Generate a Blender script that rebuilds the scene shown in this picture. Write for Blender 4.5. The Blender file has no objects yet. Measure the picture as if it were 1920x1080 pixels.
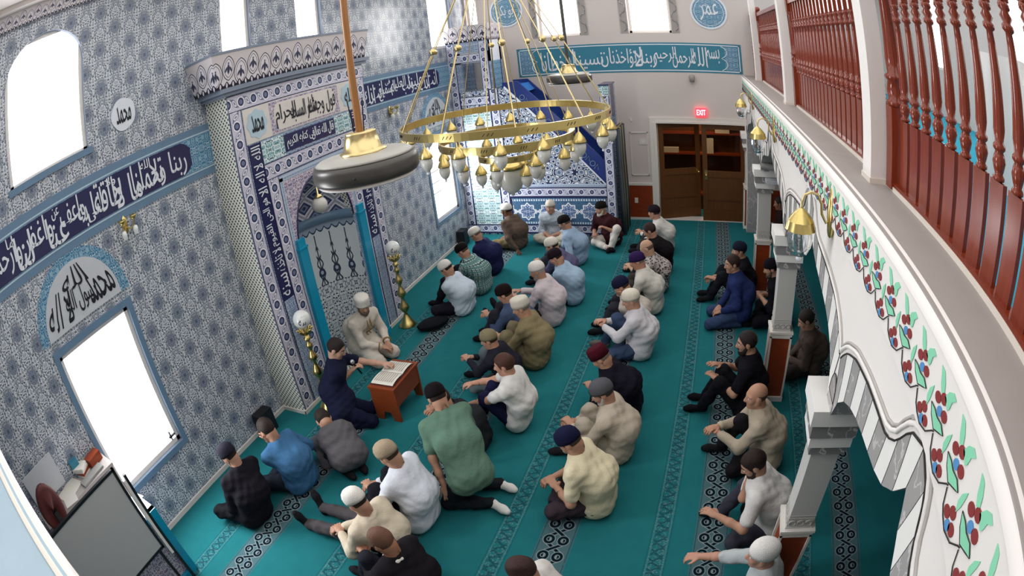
import bpy, bmesh, math, random
import numpy as np
from mathutils import Vector, Matrix
random.seed(7)
SC = bpy.context.scene
COL = SC.collection
PI = math.pi
# ------------------------------------------------------------------ camera (fisheye dome camera on the gallery), world, lights
cam = bpy.data.cameras.new('camera')
camo = bpy.data.objects.new('camera', cam)
COL.objects.link(camo)
Rc = [[0.9418311, 0.3186743, -0.1067749], [0.043118, -0.4296465, -0.9019671], [-0.3333092, 0.8448967, -0.4183951]]
mw = Matrix.Identity(4)
for i in range(3):
    mw[i][0] = Rc[0][i]; mw[i][1] = -Rc[1][i]; mw[i][2] = -Rc[2][i]
mw[0][3], mw[1][3], mw[2][3] = 4.8901436, 1.5597108, 3.7736984
camo.matrix_world = mw
cam.type = 'PANO'
cam.sensor_fit = 'HORIZONTAL'; cam.sensor_width = 36
cam.clip_start = 0.01
cc = cam if hasattr(cam, 'panorama_type') else cam.cycles
cc.panorama_type = 'FISHEYE_LENS_POLYNOMIAL'
cc.fisheye_fov = 3.1
un = 1920 / 36 / 1000
cc.fisheye_polynomial_k0 = 0
for i, k in enumerate((0.93252587, 0.04531455, -0.089932, 0.20756098)):
    setattr(cc, 'fisheye_polynomial_k%d' % (i + 1), -k * un ** (i + 1))
cam.shift_x = -0.0046859; cam.shift_y = 0.0037489
SC.camera = camo
SC.view_settings.view_transform = 'Standard'
SC.view_settings.look = 'None'
SC.view_settings.gamma = 1
SC.view_settings.use_curve_mapping = False
SC.view_settings.exposure = 0.75
w = bpy.data.worlds.new('world'); SC.world = w; w.use_nodes = True
w.node_tree.nodes['Background'].inputs[0].default_value = (1.0, 0.985, 0.965, 1)
w.node_tree.nodes['Background'].inputs[1].default_value = 1.0
def area(name, loc, rot, sx, sy, power, col=(1, 1, 1)):
    l = bpy.data.lights.new(name, 'AREA'); l.shape = 'RECTANGLE'; l.size = sx; l.size_y = sy; l.energy = power; l.color = col
    o = bpy.data.objects.new(name, l); o.location = loc; o.rotation_euler = rot; COL.objects.link(o); return o
# daylight entering through the big windows of the prayer wall and of the wall above the door
area('daylight_window', (0.06, 3.29, 1.5), (0, PI / 2, 0), 1.5, 1.0, 42, (.95, .97, 1)).rotation_euler = (0, -PI / 2, 0)
area('daylight_window', (0.06, 3.25, 4.5), (0, -PI / 2, 0), 1.3, 1.0, 42, (.95, .97, 1))
area('daylight_window', (0.06, 10.9, 1.5), (0, -PI / 2, 0), 1.4, 0.9, 30, (.95, .97, 1))
area('daylight_window', (2.03, 12.68, 4.6), (-PI / 2, 0, 0), 0.85, 1.2, 10, (1, .98, .95))
area('daylight_window', (3.87, 12.68, 4.6), (-PI / 2, 0, 0), 0.85, 1.2, 10, (1, .98, .95))
# ------------------------------------------------------------------ materials from maths nodes
def lin(h):
    h = h.lstrip('#'); r = []
    for i in (0, 2, 4):
        c = int(h[i:i + 2], 16) / 255
        r.append(c / 12.92 if c <= 0.04045 else ((c + 0.055) / 1.055) ** 2.4)
    return (*r, 1)
class V:
    def __init__(s, nb, x): s.nb, s.x = nb, x
    def o(s, op, *a, clamp=False):
        n = s.nb.nt.nodes.new('ShaderNodeMath'); n.operation = op; n.use_clamp = clamp
        for i, q in enumerate((s,) + a):
            q = q.x if isinstance(q, V) else q
            if isinstance(q, (int, float)): n.inputs[i].default_value = q
            else: s.nb.nt.links.new(q, n.inputs[i])
        return V(s.nb, n.outputs[0])
    def __add__(s, b): return s.o('ADD', b)
    __radd__ = __add__
    def __sub__(s, b): return s.o('SUBTRACT', b)
    def __rsub__(s, b): return V(s.nb, b).o('SUBTRACT', s)
    def __mul__(s, b): return s.o('MULTIPLY', b)
    __rmul__ = __mul__
    def __truediv__(s, b): return s.o('DIVIDE', b)
    def __neg__(s): return s * -1
    def abs(s): return s.o('ABSOLUTE')
    def sin(s): return s.o('SINE')
    def cos(s): return s.o('COSINE')
    def floor(s): return s.o('FLOOR')
    def sqrt(s): return s.o('SQRT')
    def frac(s): return s.o('FRACT')
    def mod(s, b): return s.o('FLOORED_MODULO', b)
    def min(s, b): return s.o('MINIMUM', b)
    def max(s, b): return s.o('MAXIMUM', b)
    def lt(s, b): return s.o('LESS_THAN', b)
    def gt(s, b): return s.o('GREATER_THAN', b)
    def below(s, e, soft=0.003):      # 1 where s < e, soft edge
        return ((e - s) / soft + 0.5).o('MULTIPLY', 1.0, clamp=True)
    def cell(s, p, off=0.0):          # distance to the nearest k*p + off, signed
        return (s - off + p / 2).mod(p) - p / 2
def length(a, b): return (a * a + b * b).sqrt()
class NB:
    def __init__(s, name, rough=0.6, spec=0.3, metal=0.0):
        s.m = bpy.data.materials.new(name); s.m.use_nodes = True
        s.nt = s.m.node_tree; s.b = s.nt.nodes['Principled BSDF']
        s.b.inputs['Roughness'].default_value = rough
        s.b.inputs['Specular IOR Level'].default_value = spec
        s.b.inputs['Metallic'].default_value = metal
        s.tc = s.nt.nodes.new('ShaderNodeTexCoord')
    def sep(s, out='UV'):
        n = s.nt.nodes.new('ShaderNodeSeparateXYZ'); s.nt.links.new(s.tc.outputs[out], n.inputs[0])
        return [V(s, n.outputs[i]) for i in range(3)]
    def comb(s, a, b, c=0.0):
        n = s.nt.nodes.new('ShaderNodeCombineXYZ')
        for i, q in enumerate((a, b, c)):
            if isinstance(q, V): s.nt.links.new(q.x, n.inputs[i])
            else: n.inputs[i].default_value = q
        return n.outputs[0]
    def mix(s, f, a, b):
        n = s.nt.nodes.new('ShaderNodeMix'); n.data_type = 'RGBA'
        for i, q in ((0, f), (6, a), (7, b)):
            if isinstance(q, V): q = q.x
            if isinstance(q, str): n.inputs[i].default_value = lin(q)
            elif isinstance(q, (int, float, tuple)): n.inputs[i].default_value = q
            else: s.nt.links.new(q, n.inputs[i])
        return n.outputs[2]
    def noise(s, scale, detail=2.0, vec=None, rough=.5):
        n = s.nt.nodes.new('ShaderNodeTexNoise'); n.inputs['Scale'].default_value = scale; n.inputs['Detail'].default_value = detail
        n.inputs['Roughness'].default_value = rough
        s.nt.links.new(vec if vec is not None else s.tc.outputs['Object'], n.inputs['Vector'])
        return V(s, n.outputs[0])
    def voro(s, scale, vec, feature='F1', rnd=1.0):
        n = s.nt.nodes.new('ShaderNodeTexVoronoi'); n.feature = feature; n.inputs['Scale'].default_value = scale
        n.inputs['Randomness'].default_value = rnd
        s.nt.links.new(vec, n.inputs['Vector']); return V(s, n.outputs['Distance'])
    def bump(s, h, strength=.3, dist=.01):
        n = s.nt.nodes.new('ShaderNodeBump'); n.inputs['Strength'].default_value = strength; n.inputs['Distance'].default_value = dist
        s.nt.links.new(h.x, n.inputs['Height']); s.nt.links.new(n.outputs[0], s.b.inputs['Normal'])
    def done(s, col):
        if isinstance(col, str): s.b.inputs['Base Color'].default_value = lin(col)
        else: s.nt.links.new(col, s.b.inputs['Base Color'])
        return s.m
def flat(name, col, rough=.6, spec=.3, metal=0.0, var=.06, bump=0, bs=60):
    nb = NB(name, rough, spec, metal); n = nb.noise(6, 3)
    a = lin(col); d = tuple(max(0, c * (1 - 2 * var)) for c in a[:3]) + (1,)
    c = nb.mix(n, d, tuple(min(1, q * (1 + var)) for q in a[:3]) + (1,))
    if bump: nb.bump(nb.noise(bs, 3), bump, .01)
    return nb.done(c)
def emit(name, col, s):
    m = bpy.data.materials.new(name); m.use_nodes = True; b = m.node_tree.nodes['Principled BSDF']
    b.inputs['Base Color'].default_value = lin(col); b.inputs['Emission Color'].default_value = lin(col); b.inputs['Emission Strength'].default_value = s
    return m
def glass(name, col='#eef4f8', rough=.08, tr=.85):
    nb = NB(name, rough, .5); nb.b.inputs['Transmission Weight'].default_value = tr; nb.b.inputs['IOR'].default_value = 1.3
    return nb.done(col)
M = {}
def m_tile():
    nb = NB('iznik_wall_tile', .22, .4); u, v, _ = nb.sep()
    P = .424
    f1 = length(u.cell(P, .0), v.cell(P, .0) * .88); f2 = length(u.cell(P, P / 2), v.cell(P, P / 2) * .88)
    d = f1.min(f2)
    x = u.cell(P / 2, 0.0).abs(); y = v.cell(P / 2, 0.0)
    vec = nb.comb(x, y, 0.0)
    v1 = nb.voro(44, vec); v2 = nb.voro(27, vec, 'DISTANCE_TO_EDGE'); v3 = nb.voro(58, vec)
    c = nb.mix(v2.below(.06, .05), '#979ea9', '#d3d7dc')
    c = nb.mix(v1.below(.40, .08), c, '#565e6b')
    c = nb.mix(v3.below(.37, .06), c, '#e4e8ec')
    vine = ((x - .052 + (v * 29.6).sin() * .020).abs()).below(.006, .005); c = nb.mix(vine * .75, c, '#55617a')
    c = nb.mix((d - .068 + (nb.voro(60, vec) - .3) * .03).abs().below(.010, .010) * .45, c, '#c3cad4')
    c = nb.mix((d - .092 + (nb.voro(34, vec) - .3) * .05).abs().below(.010, .010) * .35, c, '#525b6a'); c = nb.mix(d.below(.064, .012), c, '#6a7382')
    pet = ((x.cell(.030).abs() * 1.1 + y.cell(.030).abs()) - .013).abs().below(.004, .004)
    c = nb.mix(pet * d.below(.058, .012), c, '#8e99ac')
    c = nb.mix(d.below(.016, .012) * .7, c, '#39435a')
    joint = (u.cell(P / 2, P / 4).abs().min(v.cell(P / 2, P / 4).abs())).below(.0012, .001); c = nb.mix(joint * .5, c, '#a3abb8')
    return nb.done(c)
def m_border(name, base='#cbc8d8', dark='#333a5c', mid='#7e86a4', w=.19):
    nb = NB(name, .25, .4); u, v, _ = nb.sep(); v = v - w / 2
    P = .207
    a = u.cell(P, 0.0); r = length(a, v * .95); k = w / .19
    c = nb.mix(0.0, base, base)
    s = (u * (2 * PI / P)).sin() * (.045 * k)
    c = nb.mix((v - s).abs().below(.012 * k, .005), c, mid)
    b = u.cell(P, P / 2)
    l1 = length((b + v * .55) * 1.9, v - b * .3); c = nb.mix(l1.below(.052 * k, .006), c, '#eceaf2')
    c = nb.mix((l1 - .052 * k).abs().below(.006, .004), c, dark); c = nb.mix(l1.below(.024 * k, .006), c, mid)
    fl = nb.voro(95, nb.comb(a.abs(), v.abs())).below(.3, .08); c = nb.mix(fl * .75, c, mid)
    c = nb.mix(r.below(.058 * k, .005), c, '#efeef4'); c = nb.mix(r.below(.046 * k, .005), c, dark); c = nb.mix(r.below(.026 * k, .006), c, '#6c7594')
    c = nb.mix(v.abs().below(w / 2 - .009, .003) * -1 + 1, c, '#2b2f4e')
    return nb.done(c)
def m_perf():
    nb = NB('perforated_screen', .5, .3); u, v, _ = nb.sep(); p = .058
    d = length(u.cell(p), v.cell(p)).min(length(u.cell(p, p / 2), v.cell(p, p / 2)))
    return nb.done(nb.mix(d.below(.013, .005), '#e9e9dc', '#454d58'))
def m_crest():
    nb = NB('crest_tile', .25, .4); u, v, _ = nb.sep(); p = .41
    def bud(a, b, w_, h): c_ = (h * h - w_ * w_) / (2 * w_); return length(a.abs() + c_, b) - (c_ + w_)     # pointed lens
    c = nb.mix(v.below(.10, .004), '#d0c8ca', '#d9d5db')
    for off, h, w_, hh in ((p / 2, .215, .085, .125), (.0, .150, .098, .140)):
        a = u.cell(p, off); b = v - h; e = bud(a, b, w_, hh)
        c = nb.mix(e.below(.013, .003), c, '#23222c'); c = nb.mix(e.below(.003, .003), c, '#dcd6dc'); c = nb.mix((e + .020).abs().below(.0035, .003), c, '#3a3947')
        t = bud(a, b + .01, .022, .06).min(bud((a.abs() - .030) * .9 + b * .5, b + .03 - a.abs() * .4, .014, .040)); c = nb.mix(t.below(0.0, .004), c, '#3b3d55')
        c = nb.mix(length(a, b - .055).abs().below(.012, .004), c, '#55577a')
    c = nb.mix(((u * (2 * PI / .1025)).sin() * .020 + v).below(.052, .006), c, '#24222d')
    c = nb.mix(bud(u.cell(.1025, .077), v - .03, .014, .03).below(0.0, .004), c, '#d8d4e0')
    return nb.done(c)
def m_floral(name, base='#b9c3d2', dark='#39456a', mid='#6f86a6', s=30, mirror=.16):
    nb = NB(name, .25, .4); u, v, _ = nb.sep()
    vec = nb.comb(u.cell(mirror).abs(), v.cell(mirror).abs())
    c = nb.mix(nb.voro(s, vec, 'DISTANCE_TO_EDGE').below(.10, .06), mid, base)
    c = nb.mix(nb.voro(s * 1.7, vec).below(.27, .06), c, dark)
    c = nb.mix(nb.voro(s * 1.1, vec).below(.16, .05), c, '#e8ecf2')
    return nb.done(c)
def m_star():
    nb = NB('girih_tile', .25, .4); u, v, _ = nb.sep(); k = 2 * PI / .15
    f = None
    for i in range(4):
        t = i * PI / 4; g = ((u * math.cos(t) + v * math.sin(t)) * k).cos(); f = g if f is None else f + g
    c = nb.mix(f.below(-.9, .2), '#2b3557', '#56708f')
    c = nb.mix((f + .75).abs().below(.30, .15), c, '#dfe5ec'); c = nb.mix((f - .75).abs().below(.32, .15), c, '#c5cfdb'); c = nb.mix((f - 2.0).abs().below(.34, .15), c, '#e8ecf1'); c = nb.mix(f.gt(2.9), c, '#35426a')
    c = nb.mix((f + 1.75).abs().below(.22, .1), c, '#e6eaf0')
    return nb.done(c)
def m_starpanel():
    nb = NB('star_panel_tile', .25, .4); u, v, _ = nb.sep(); p = .418
    a = u.cell(p, .297); b = v - .27
    d = (a.abs().max(b.abs())).min((a.abs() + b.abs()) * .7071)
    vec = nb.comb(a.abs(), b.abs())
    vo = nb.voro(42, vec); ve = nb.voro(30, vec, 'DISTANCE_TO_EDGE')
    g = nb.mix(vo.below(.3, .1), '#4c6d8e', '#24405f')
    inn = nb.mix(ve.below(.06, .04), '#3f5f92', '#d5dee9'); inn = nb.mix(vo.below(.22, .06), inn, '#26304f')
    c = nb.mix(d.below(.118, .004), g, inn)
    c = nb.mix((d - .124).abs().below(.010, .004), c, '#eef2f6')
    lk = (a.abs() - .209 + b.abs()).abs().min((a.abs() - .209).abs() - b.abs())
    x = ((a.abs() - .209).abs() - b.abs()).abs().below(.010, .004) * b.abs().below(.05, .004); c = nb.mix(x, c, '#eef2f6')
    c = nb.mix((b.abs() - .235).abs().below(.02, .004) * (u.cell(.05).abs() - .015).below(.0, .004), c, '#cfdbe6')
    return nb.done(c)
def m_niche():
    nb = NB('niche_cypress_tile', .25, .4); u, v, _ = nb.sep(); p = .22
    a = u.cell(p, 0.0).abs()
    c = nb.mix(0.0, '#ccd6da', '#ccd6da')
    vec = nb.comb(a, v.cell(.36).abs()); fl = nb.voro(26, vec).below(.32, .06); fe = nb.voro(19, vec, 'DISTANCE_TO_EDGE').below(.045, .02)
    low = v.below(1.02, .03)
    c = nb.mix(low * fe, c, '#566179'); c = nb.mix(low * fl, c, '#2b3346')
    wdt = (1.62 - v) * .13 + .008
    cy = (a - wdt.min(.062)).below(0.0, .006) * v.gt(.98) * v.below(1.62, .01)
    br = ((v * 42).sin() * .014 + a - .03).abs().below(.011, .006)
    c = nb.mix(cy * br, c, '#31394c'); c = nb.mix(v.gt(1.0) * a.below(.008, .004) * v.below(1.72, .01), c, '#2e3648')
    bl = length(a, (v - 1.18) * .8); c = nb.mix(bl.below(.05, .008), c, '#303a55'); c = nb.mix(bl.below(.022, .006), c, '#a9b4c4')
    sc = (v - 1.80 - (u * (2 * PI / p)).cos().abs() * -.05)
    c = nb.mix(sc.gt(.0), c, '#8fa0b6'); c = nb.mix(sc.abs().below(.012, .005), c, '#2e4560')
    return nb.done(c)
def m_dome():
    nb = NB('niche_vault_tile', .3, .4); u, v, _ = nb.sep(); p = .30
    d = (u.cell(p).abs() * .8 + v.cell(p).abs()).min(u.cell(p, p / 2).abs() * .8 + v.cell(p, p / 2).abs())
    vec = nb.comb(u.cell(p / 2).abs(), v.cell(p / 2).abs())
    c = nb.mix(nb.voro(40, vec).below(.3, .1), '#a9a7b6', '#6d7290')
    c = nb.mix(d.below(.115, .006), c, '#e2e2ea'); c = nb.mix(d.below(.090, .006), c, '#37406a'); c = nb.mix(d.below(.055, .01), c, '#8890ad'); c = nb.mix(d.below(.03, .01), c, '#2c3354')
    return nb.done(c)
def m_carpet():
    nb = NB('teal_prayer_carpet', .95, .05); x, y, _ = nb.sep('Object')
    K0, S = 1.195, 1.319
    n = nb.noise(7, 3); n2 = nb.noise(260, 2)
    c = nb.mix(n, '#256e74', '#30807f'); c = nb.mix(n2, '#15606a', c)
    k = x.cell(S, K0)
    wig = (nb.noise(40, 1) - .5) * .012
    c = nb.mix(k.abs().below(.150, .006) * .8, c, '#56696f'); 
    c = nb.mix((k.abs() - .137).abs().below(.005, .003) , c, '#26555c')
    c = nb.mix(nb.voro(70, nb.tc.outputs['Object']).below(.33, .1) * k.abs().below(.16, .01), c, '#3f6a72')
    A, PY = .082, .38
    s1 = (y * (2 * PI / PY)).sin() * A; s2 = (y * (2 * PI / PY) + PI).sin() * A
    for s in (s1, s2):
        dd = (k - s).abs() * .62; c = nb.mix(dd.below(.021, .006), c, '#8a979b'); c = nb.mix(dd.below(.0135, .004), c, '#0a1d26')
    e1 = length(k.abs() - .062, y.cell(PY / 2, PY / 4) * .9); c = nb.mix((e1 - .036).abs().below(.019, .005), c, '#8a979b'); c = nb.mix((e1 - .036).abs().below(.0125, .004), c, '#0a1d26')
    dt = x.cell(S, K0 - .444)
    ch = (y.cell(.11).abs() - .026 + (x * 52).sin() * .016).abs().below(.012, .006) * dt.abs().below(.056, .006)
    sp = nb.voro(52, nb.tc.outputs['Object'])
    c = nb.mix(dt.abs().below(.075, .02) * sp.below(.36, .12) * .5, c, '#7d9094'); c = nb.mix(ch * .65, c, '#1a3c48')
    c = nb.mix(((dt.abs() - .068).abs()).below(.004, .004) * .4, c, '#6a8c90')
    c = nb.mix((dt.abs() - .085).abs().below(.006, .004) * .4, c, '#0f4d58')
    nb.bump(nb.noise(420, 2), .35, .006)
    return nb.done(c)
def m_wood(name, a, b, sc=(1, 1, 12), rough=.35, spec=.4):
    nb = NB(name, rough, spec)
    n = nb.nt.nodes.new('ShaderNodeMapping'); nb.nt.links.new(nb.tc.outputs['Object'], n.inputs[0]); n.inputs['Scale'].default_value = sc
    q = nb.noise(3, 5, n.outputs[0], .6); return nb.done(nb.mix(q, a, b))
def m_marble(name, base, vein):
    nb = NB(name, .3, .4); q = nb.noise(7, 4); d = (q - .5).abs()
    return nb.done(nb.mix(d.below(.012, .02), base, vein))
def m_plaster(name, col, bump=.05):
    nb = NB(name, .8, .15); n = nb.noise(1.2, 3); a = lin(col)
    nb.bump(nb.noise(90, 3), bump, .004)
    return nb.done(nb.mix(n, tuple(q * .95 for q in a[:3]) + (1,), tuple(min(1, q * 1.03) for q in a[:3]) + (1,)))
M['tile'] = m_tile(); M['border'] = m_border('roundel_border_tile'); M['perf'] = m_perf(); M['crest'] = m_crest()
M['border_thin'] = m_border('minbar_border_tile', '#c9ccdd', '#2e3763', '#7c87ad', .17)
M['floral'] = m_floral('floral_tile'); M['floral_red'] = m_floral('red_spandrel_tile', '#cfc6cf', '#7d3a48', '#8f8aa6', 22, .3)
M['floral_teal'] = m_floral('teal_floral_tile', '#8fb0c4', '#2a5674', '#4d83a4', 26, .22); M['floral_white'] = m_floral('vase_tile', '#dfe7ea', '#2f4757', '#86b0b4', 16, .26)
M['dots'] = m_floral('dotted_strip_tile', '#cfd6e2', '#33507a', '#86a0bd', 60, .05)
M['star'] = m_star(); M['starpanel'] = m_starpanel(); M['niche'] = m_niche(); M['dome'] = m_dome(); M['carpet'] = m_carpet()
M['indigo'] = flat('indigo_glaze', '#2b2c55', .2, .4); M['tealband'] = flat('teal_painted_band', '#3f8299', .6, .2); M['bluegrey'] = flat('blue_grey_tile_edge', '#68859f', .3, .4)
M['white_glaze'] = flat('white_glaze', '#dfe4ec', .3, .4, var=.03); M['ink'] = flat('black_glaze', '#23252e', .4, .3); M['panel_pale'] = flat('pale_tile', '#c9cdd3', .3, .35); M['cream_tile'] = flat('cream_tile', '#d8d3cd', .3, .35); M['paleblue'] = flat('pale_blue_tile', '#b4cbd8', .3, .35)
M['turq'] = flat('turquoise_glaze', '#1690b4', .2, .5); M['blue_rail'] = flat('cobalt_glaze', '#26387c', .25, .5, var=.15); M['blue_bright'] = flat('bright_blue_glaze', '#2f73c0', .2, .5)
M['plaster'] = m_plaster('warm_plaster', '#d3c9c4'); M['white'] = m_plaster('white_paint', '#ebe6e2', .02); M['trim'] = flat('painted_trim', '#ddd8d0', .5, .3, var=.03)
M['ledge'] = flat('grey_ledge', '#a39c98', .6, .25, var=.05); M['curb'] = flat('cream_curb', '#e6ddd2', .5, .3, var=.03)
M['wood_red'] = m_wood('mahogany', '#65200f', '#923c22', (9, 9, 1.2), .2, .55); M['wood_panel'] = m_wood('cherry_panel', '#7a2a0e', '#92401c', (2, 2, 8), .4); M['wood_door'] = m_wood('oak_door', '#4e2c10', '#6f4520', (8, 8, 1), .4)
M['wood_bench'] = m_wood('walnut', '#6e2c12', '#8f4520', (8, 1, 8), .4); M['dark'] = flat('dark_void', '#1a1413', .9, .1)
M['marble'] = m_marble('grey_marble_paint', '#8a8787', '#d9d6d4'); M['vous_grey'] = m_marble('grey_voussoir_paint', '#a5a1a0', '#d0cccb'); M['vous_white'] = flat('white_voussoir_paint', '#eceae6', .6, .2, var=.02); M['shaft'] = flat('column_grey', '#c6c4c0', .5, .3, var=.02)
M['line'] = flat('black_line_paint', '#33302f', .6, .2); M['greyline'] = flat('grey_line_paint', '#b9b4b0', .6, .2)
M['brass'] = flat('polished_brass', '#d6c07c', .28, .6, 1.0, .05); M['brass_pale'] = flat('pale_brass', '#d9c48e', .3, .6, 1.0, .04); M['copper'] = m_wood('copper_rod', '#8a5a30', '#b98350', (20, 20, 1), .3)
M['fan'] = flat('charcoal_metal', '#4a4744', .35, .5, .3); M['fan_top'] = flat('grey_enamel', '#a9a69f', .4, .4); M['white_enamel'] = flat('white_enamel', '#e9e4df', .4, .4)
M['glass'] = glass('lamp_glass', rough=.05, tr=.95); M['clear'] = glass('door_pane_glass', '#c8b8a4', .04, 1.0); M['milk'] = flat('milk_glass', '#dfe2e0', .15, .5, var=.02); M['opal'] = flat('frosted_glass', '#c9c8c2', .2, .5, var=.03)
M['pane'] = emit('bright_window_pane', '#ffffff', 2.2); M['reveal'] = flat('window_reveal', '#7a8596', .5, .3); M['exit_red'] = emit('exit_sign_red', '#ff3a4a', 1.1); M['exit_white'] = emit('exit_letters', '#ffd9dc', 1.2)
M['leaf'] = flat('mint_leaf_paint', '#8fd9b4', .6, .2, var=.04); M['berry'] = flat('maroon_berry_paint', '#8c3b3a', .6, .2); M['bluep'] = flat('blue_petal_paint', '#5a93c8', .6, .2)
M['black'] = flat('black_plastic', '#17171a', .4, .4); M['grey_plastic'] = flat('grey_plastic', '#8a8a88', .5, .4); M['board'] = flat('grey_screen', '#b9b7b8', .35, .3, var=.02); M['paper'] = flat('paper', '#d9d6cc', .8, .1, var=.03); M['chairred'] = flat('brown_leather', '#5a2c2a', .5, .3)
M['gal_carpet'] = flat('gallery_carpet', '#3fa3bf', .95, .05); M['white_win'] = M['pane']
# ------------------------------------------------------------------ geometry helpers
class MB:
    def __init__(s): s.v, s.f, s.m, s.uv, s.sm = [], [], [], [], []
    def face(s, pts, mat=0, uv=None, smooth=False):
        b = len(s.v); s.v += [tuple(p) for p in pts]; s.f.append(tuple(range(b, b + len(pts)))); s.m.append(mat); s.uv.append(uv); s.sm.append(smooth)
    def grid(s, rows, mat=0, closeu=False, smooth=True, uvf=None):   # rows: list of lists of points
        b = len(s.v); n = len(rows[0])
        for r in rows: s.v += [tuple(p) for p in r]
        for i in range(len(rows) - 1):
            for j in range(n if closeu else n - 1):
                k = (j + 1) % n
                s.f.append((b + i * n + j, b + i * n + k, b + (i + 1) * n + k, b + (i + 1) * n + j)); s.m.append(mat); s.sm.append(smooth)
                s.uv.append([uvf(i, j), uvf(i, j + 1), uvf(i + 1, j + 1), uvf(i + 1, j)] if uvf else None)
    def box(s, x0, x1, y0, y1, z0, z1, mat=0):
        p = [(x, y, z) for z in (z0, z1) for y in (y0, y1) for x in (x0, x1)]
        for q in ((0, 2, 3, 1), (4, 5, 7, 6), (0, 1, 5, 4), (2, 6, 7, 3), (0, 4, 6, 2), (1, 3, 7, 5)): s.face([p[i] for i in q], mat)
        return s
    def lathe(s, prof, n=20, c=(0, 0, 0), mat=0, smooth=True, sx=1, sy=1):
        s.grid([[(c[0] + r * sx * math.cos(2 * PI * j / n), c[1] + r * sy * math.sin(2 * PI * j / n), c[2] + z) for j in range(n)] for r, z in prof], mat, True, smooth)
        return s
    def sphere(s, c, r, n=16, mat=0, sz=1):
        return s.lathe([(r * math.sin(PI * i / (n // 2)) + 1e-5, -r * sz * math.cos(PI * i / (n // 2))) for i in range(n // 2 + 1)], n, c, mat)
    def tube(s, pts, r, n=8, mat=0, closed=False):
        P = [Vector(p) for p in pts]; rows = []; N = len(P); up = None
        for i, p in enumerate(P):
            a = P[(i - 1) % N] if (i or closed) else p; b = P[(i + 1) % N] if (i < N - 1 or closed) else p
            t = (b - a).normalized()
            if up is None: up = Vector((0, 0, 1)) if abs(t.z) < .9 else Vector((1, 0, 0))
            x = t.cross(up).normalized(); up = x.cross(t).normalized(); rr = r[i] if isinstance(r, (list, tuple)) else r
            rows.append([p + (x * math.cos(2 * PI * j / n) + up * math.sin(2 * PI * j / n)) * rr for j in range(n)])
        if closed: rows.append(rows[0])
        s.grid(rows, mat, True)
        if not closed:
            s.face(rows[0][::-1], mat); s.face(rows[-1], mat)
        return s
    def prism(s, poly, d, mat=0, sides=None):       # poly: 3-D points of a planar outline, d: extrusion vector
        d = Vector(d); a = [Vector(p) for p in poly]; b = [p + d for p in a]
        s.face(a[::-1], mat); s.face(b, mat); n = len(a)
        for i in range(n):
            j = (i + 1) % n; s.face([a[i], a[j], b[j], b[i]], mat if sides is None else sides)
        return s
    def build(s, name, mats, parent=None, loc=None, rot=None):
        me = bpy.data.meshes.new(name); me.from_pydata(s.v, [], s.f)
        if not isinstance(mats, (list, tuple)): mats = [mats]
        for m in mats: me.materials.append(m)
        me.polygons.foreach_set('material_index', s.m); me.polygons.foreach_set('use_smooth', s.sm)
        uvl = me.uv_layers.new(name='UVMap'); me.calc_loop_triangles()
        for p in me.polygons:
            cu = s.uv[p.index]
            if cu:
                for li, q in zip(p.loop_indices, cu): uvl.data[li].uv = q
            else:
                n = p.normal; ax = max(range(3), key=lambda i: abs(n[i])); a, b = ((1, 2), (0, 2), (0, 1))[ax]
                for li in p.loop_indices:
                    co = me.vertices[me.loops[li].vertex_index].co; uvl.data[li].uv = (co[a], co[b])
        me.validate()
        o = bpy.data.objects.new(name, me); COL.objects.link(o)
        if parent: o.parent = parent
        if loc: o.location = loc
        if rot: o.rotation_euler = rot
        return o
def weld(o, d=1e-4):
    bm = bmesh.new(); bm.from_mesh(o.data); bmesh.ops.remove_doubles(bm, verts=bm.verts, dist=d); bmesh.ops.recalc_face_normals(bm, faces=bm.faces); bm.to_mesh(o.data); bm.free(); return o
def tag(o, label, cat, group=None, kind=None):
    o['label'] = label; o['category'] = cat
    if group: o['group'] = group
    if kind: o['kind'] = kind
    return o
def thing(name, label, cat, loc=(0, 0, 0), rz=0, group=None):
    o = bpy.data.objects.new(name, None); COL.objects.link(o); o.location = loc; o.rotation_euler = (0, 0, rz); o.empty_display_size = .1
    return tag(o, label, cat, group)
def struct(o): o['kind'] = 'structure'; return o
def dup(root, loc=None, rz=None, label=None):
    r = root.copy(); COL.objects.link(r)
    if loc is not None: r.location = loc
    if rz is not None: r.rotation_euler = (0, 0, rz)
    if label: r['label'] = label
    for ch in list(root.children):
        c = ch.copy(); COL.objects.link(c); c.parent = r
        for g in list(ch.children):
            e = g.copy(); COL.objects.link(e); e.parent = c
    return r
def box(name, mat, x0, x1, y0, y1, z0, z1, parent=None, bev=0):
    o = MB().box(x0, x1, y0, y1, z0, z1).build(name, mat, parent); weld(o)
    if bev:
        b = o.modifiers.new('bevel', 'BEVEL'); b.width = bev; b.segments = 2; b.limit_method = 'ANGLE'
    return o
def panel(name, mat, org, ud, vd, w, h, t=.006, parent=None):        # thin tile slab, UV in metres from its own corner
    o_, u, v = Vector(org), Vector(ud), Vector(vd); n = u.cross(v) * t; mb = MB()
    a = [o_, o_ + u * w, o_ + u * w + v * h, o_ + v * h]; b = [p + n for p in a]
    mb.face(b, 0, [(0, 0), (w, 0), (w, h), (0, h)])
    for i in range(4):
        j = (i + 1) % 4; mb.face([a[i], a[j], b[j], b[i]], 0, [(0, 0), (.01, 0), (.01, .01), (0, .01)])
    return mb.build(name, mat, parent)
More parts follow.
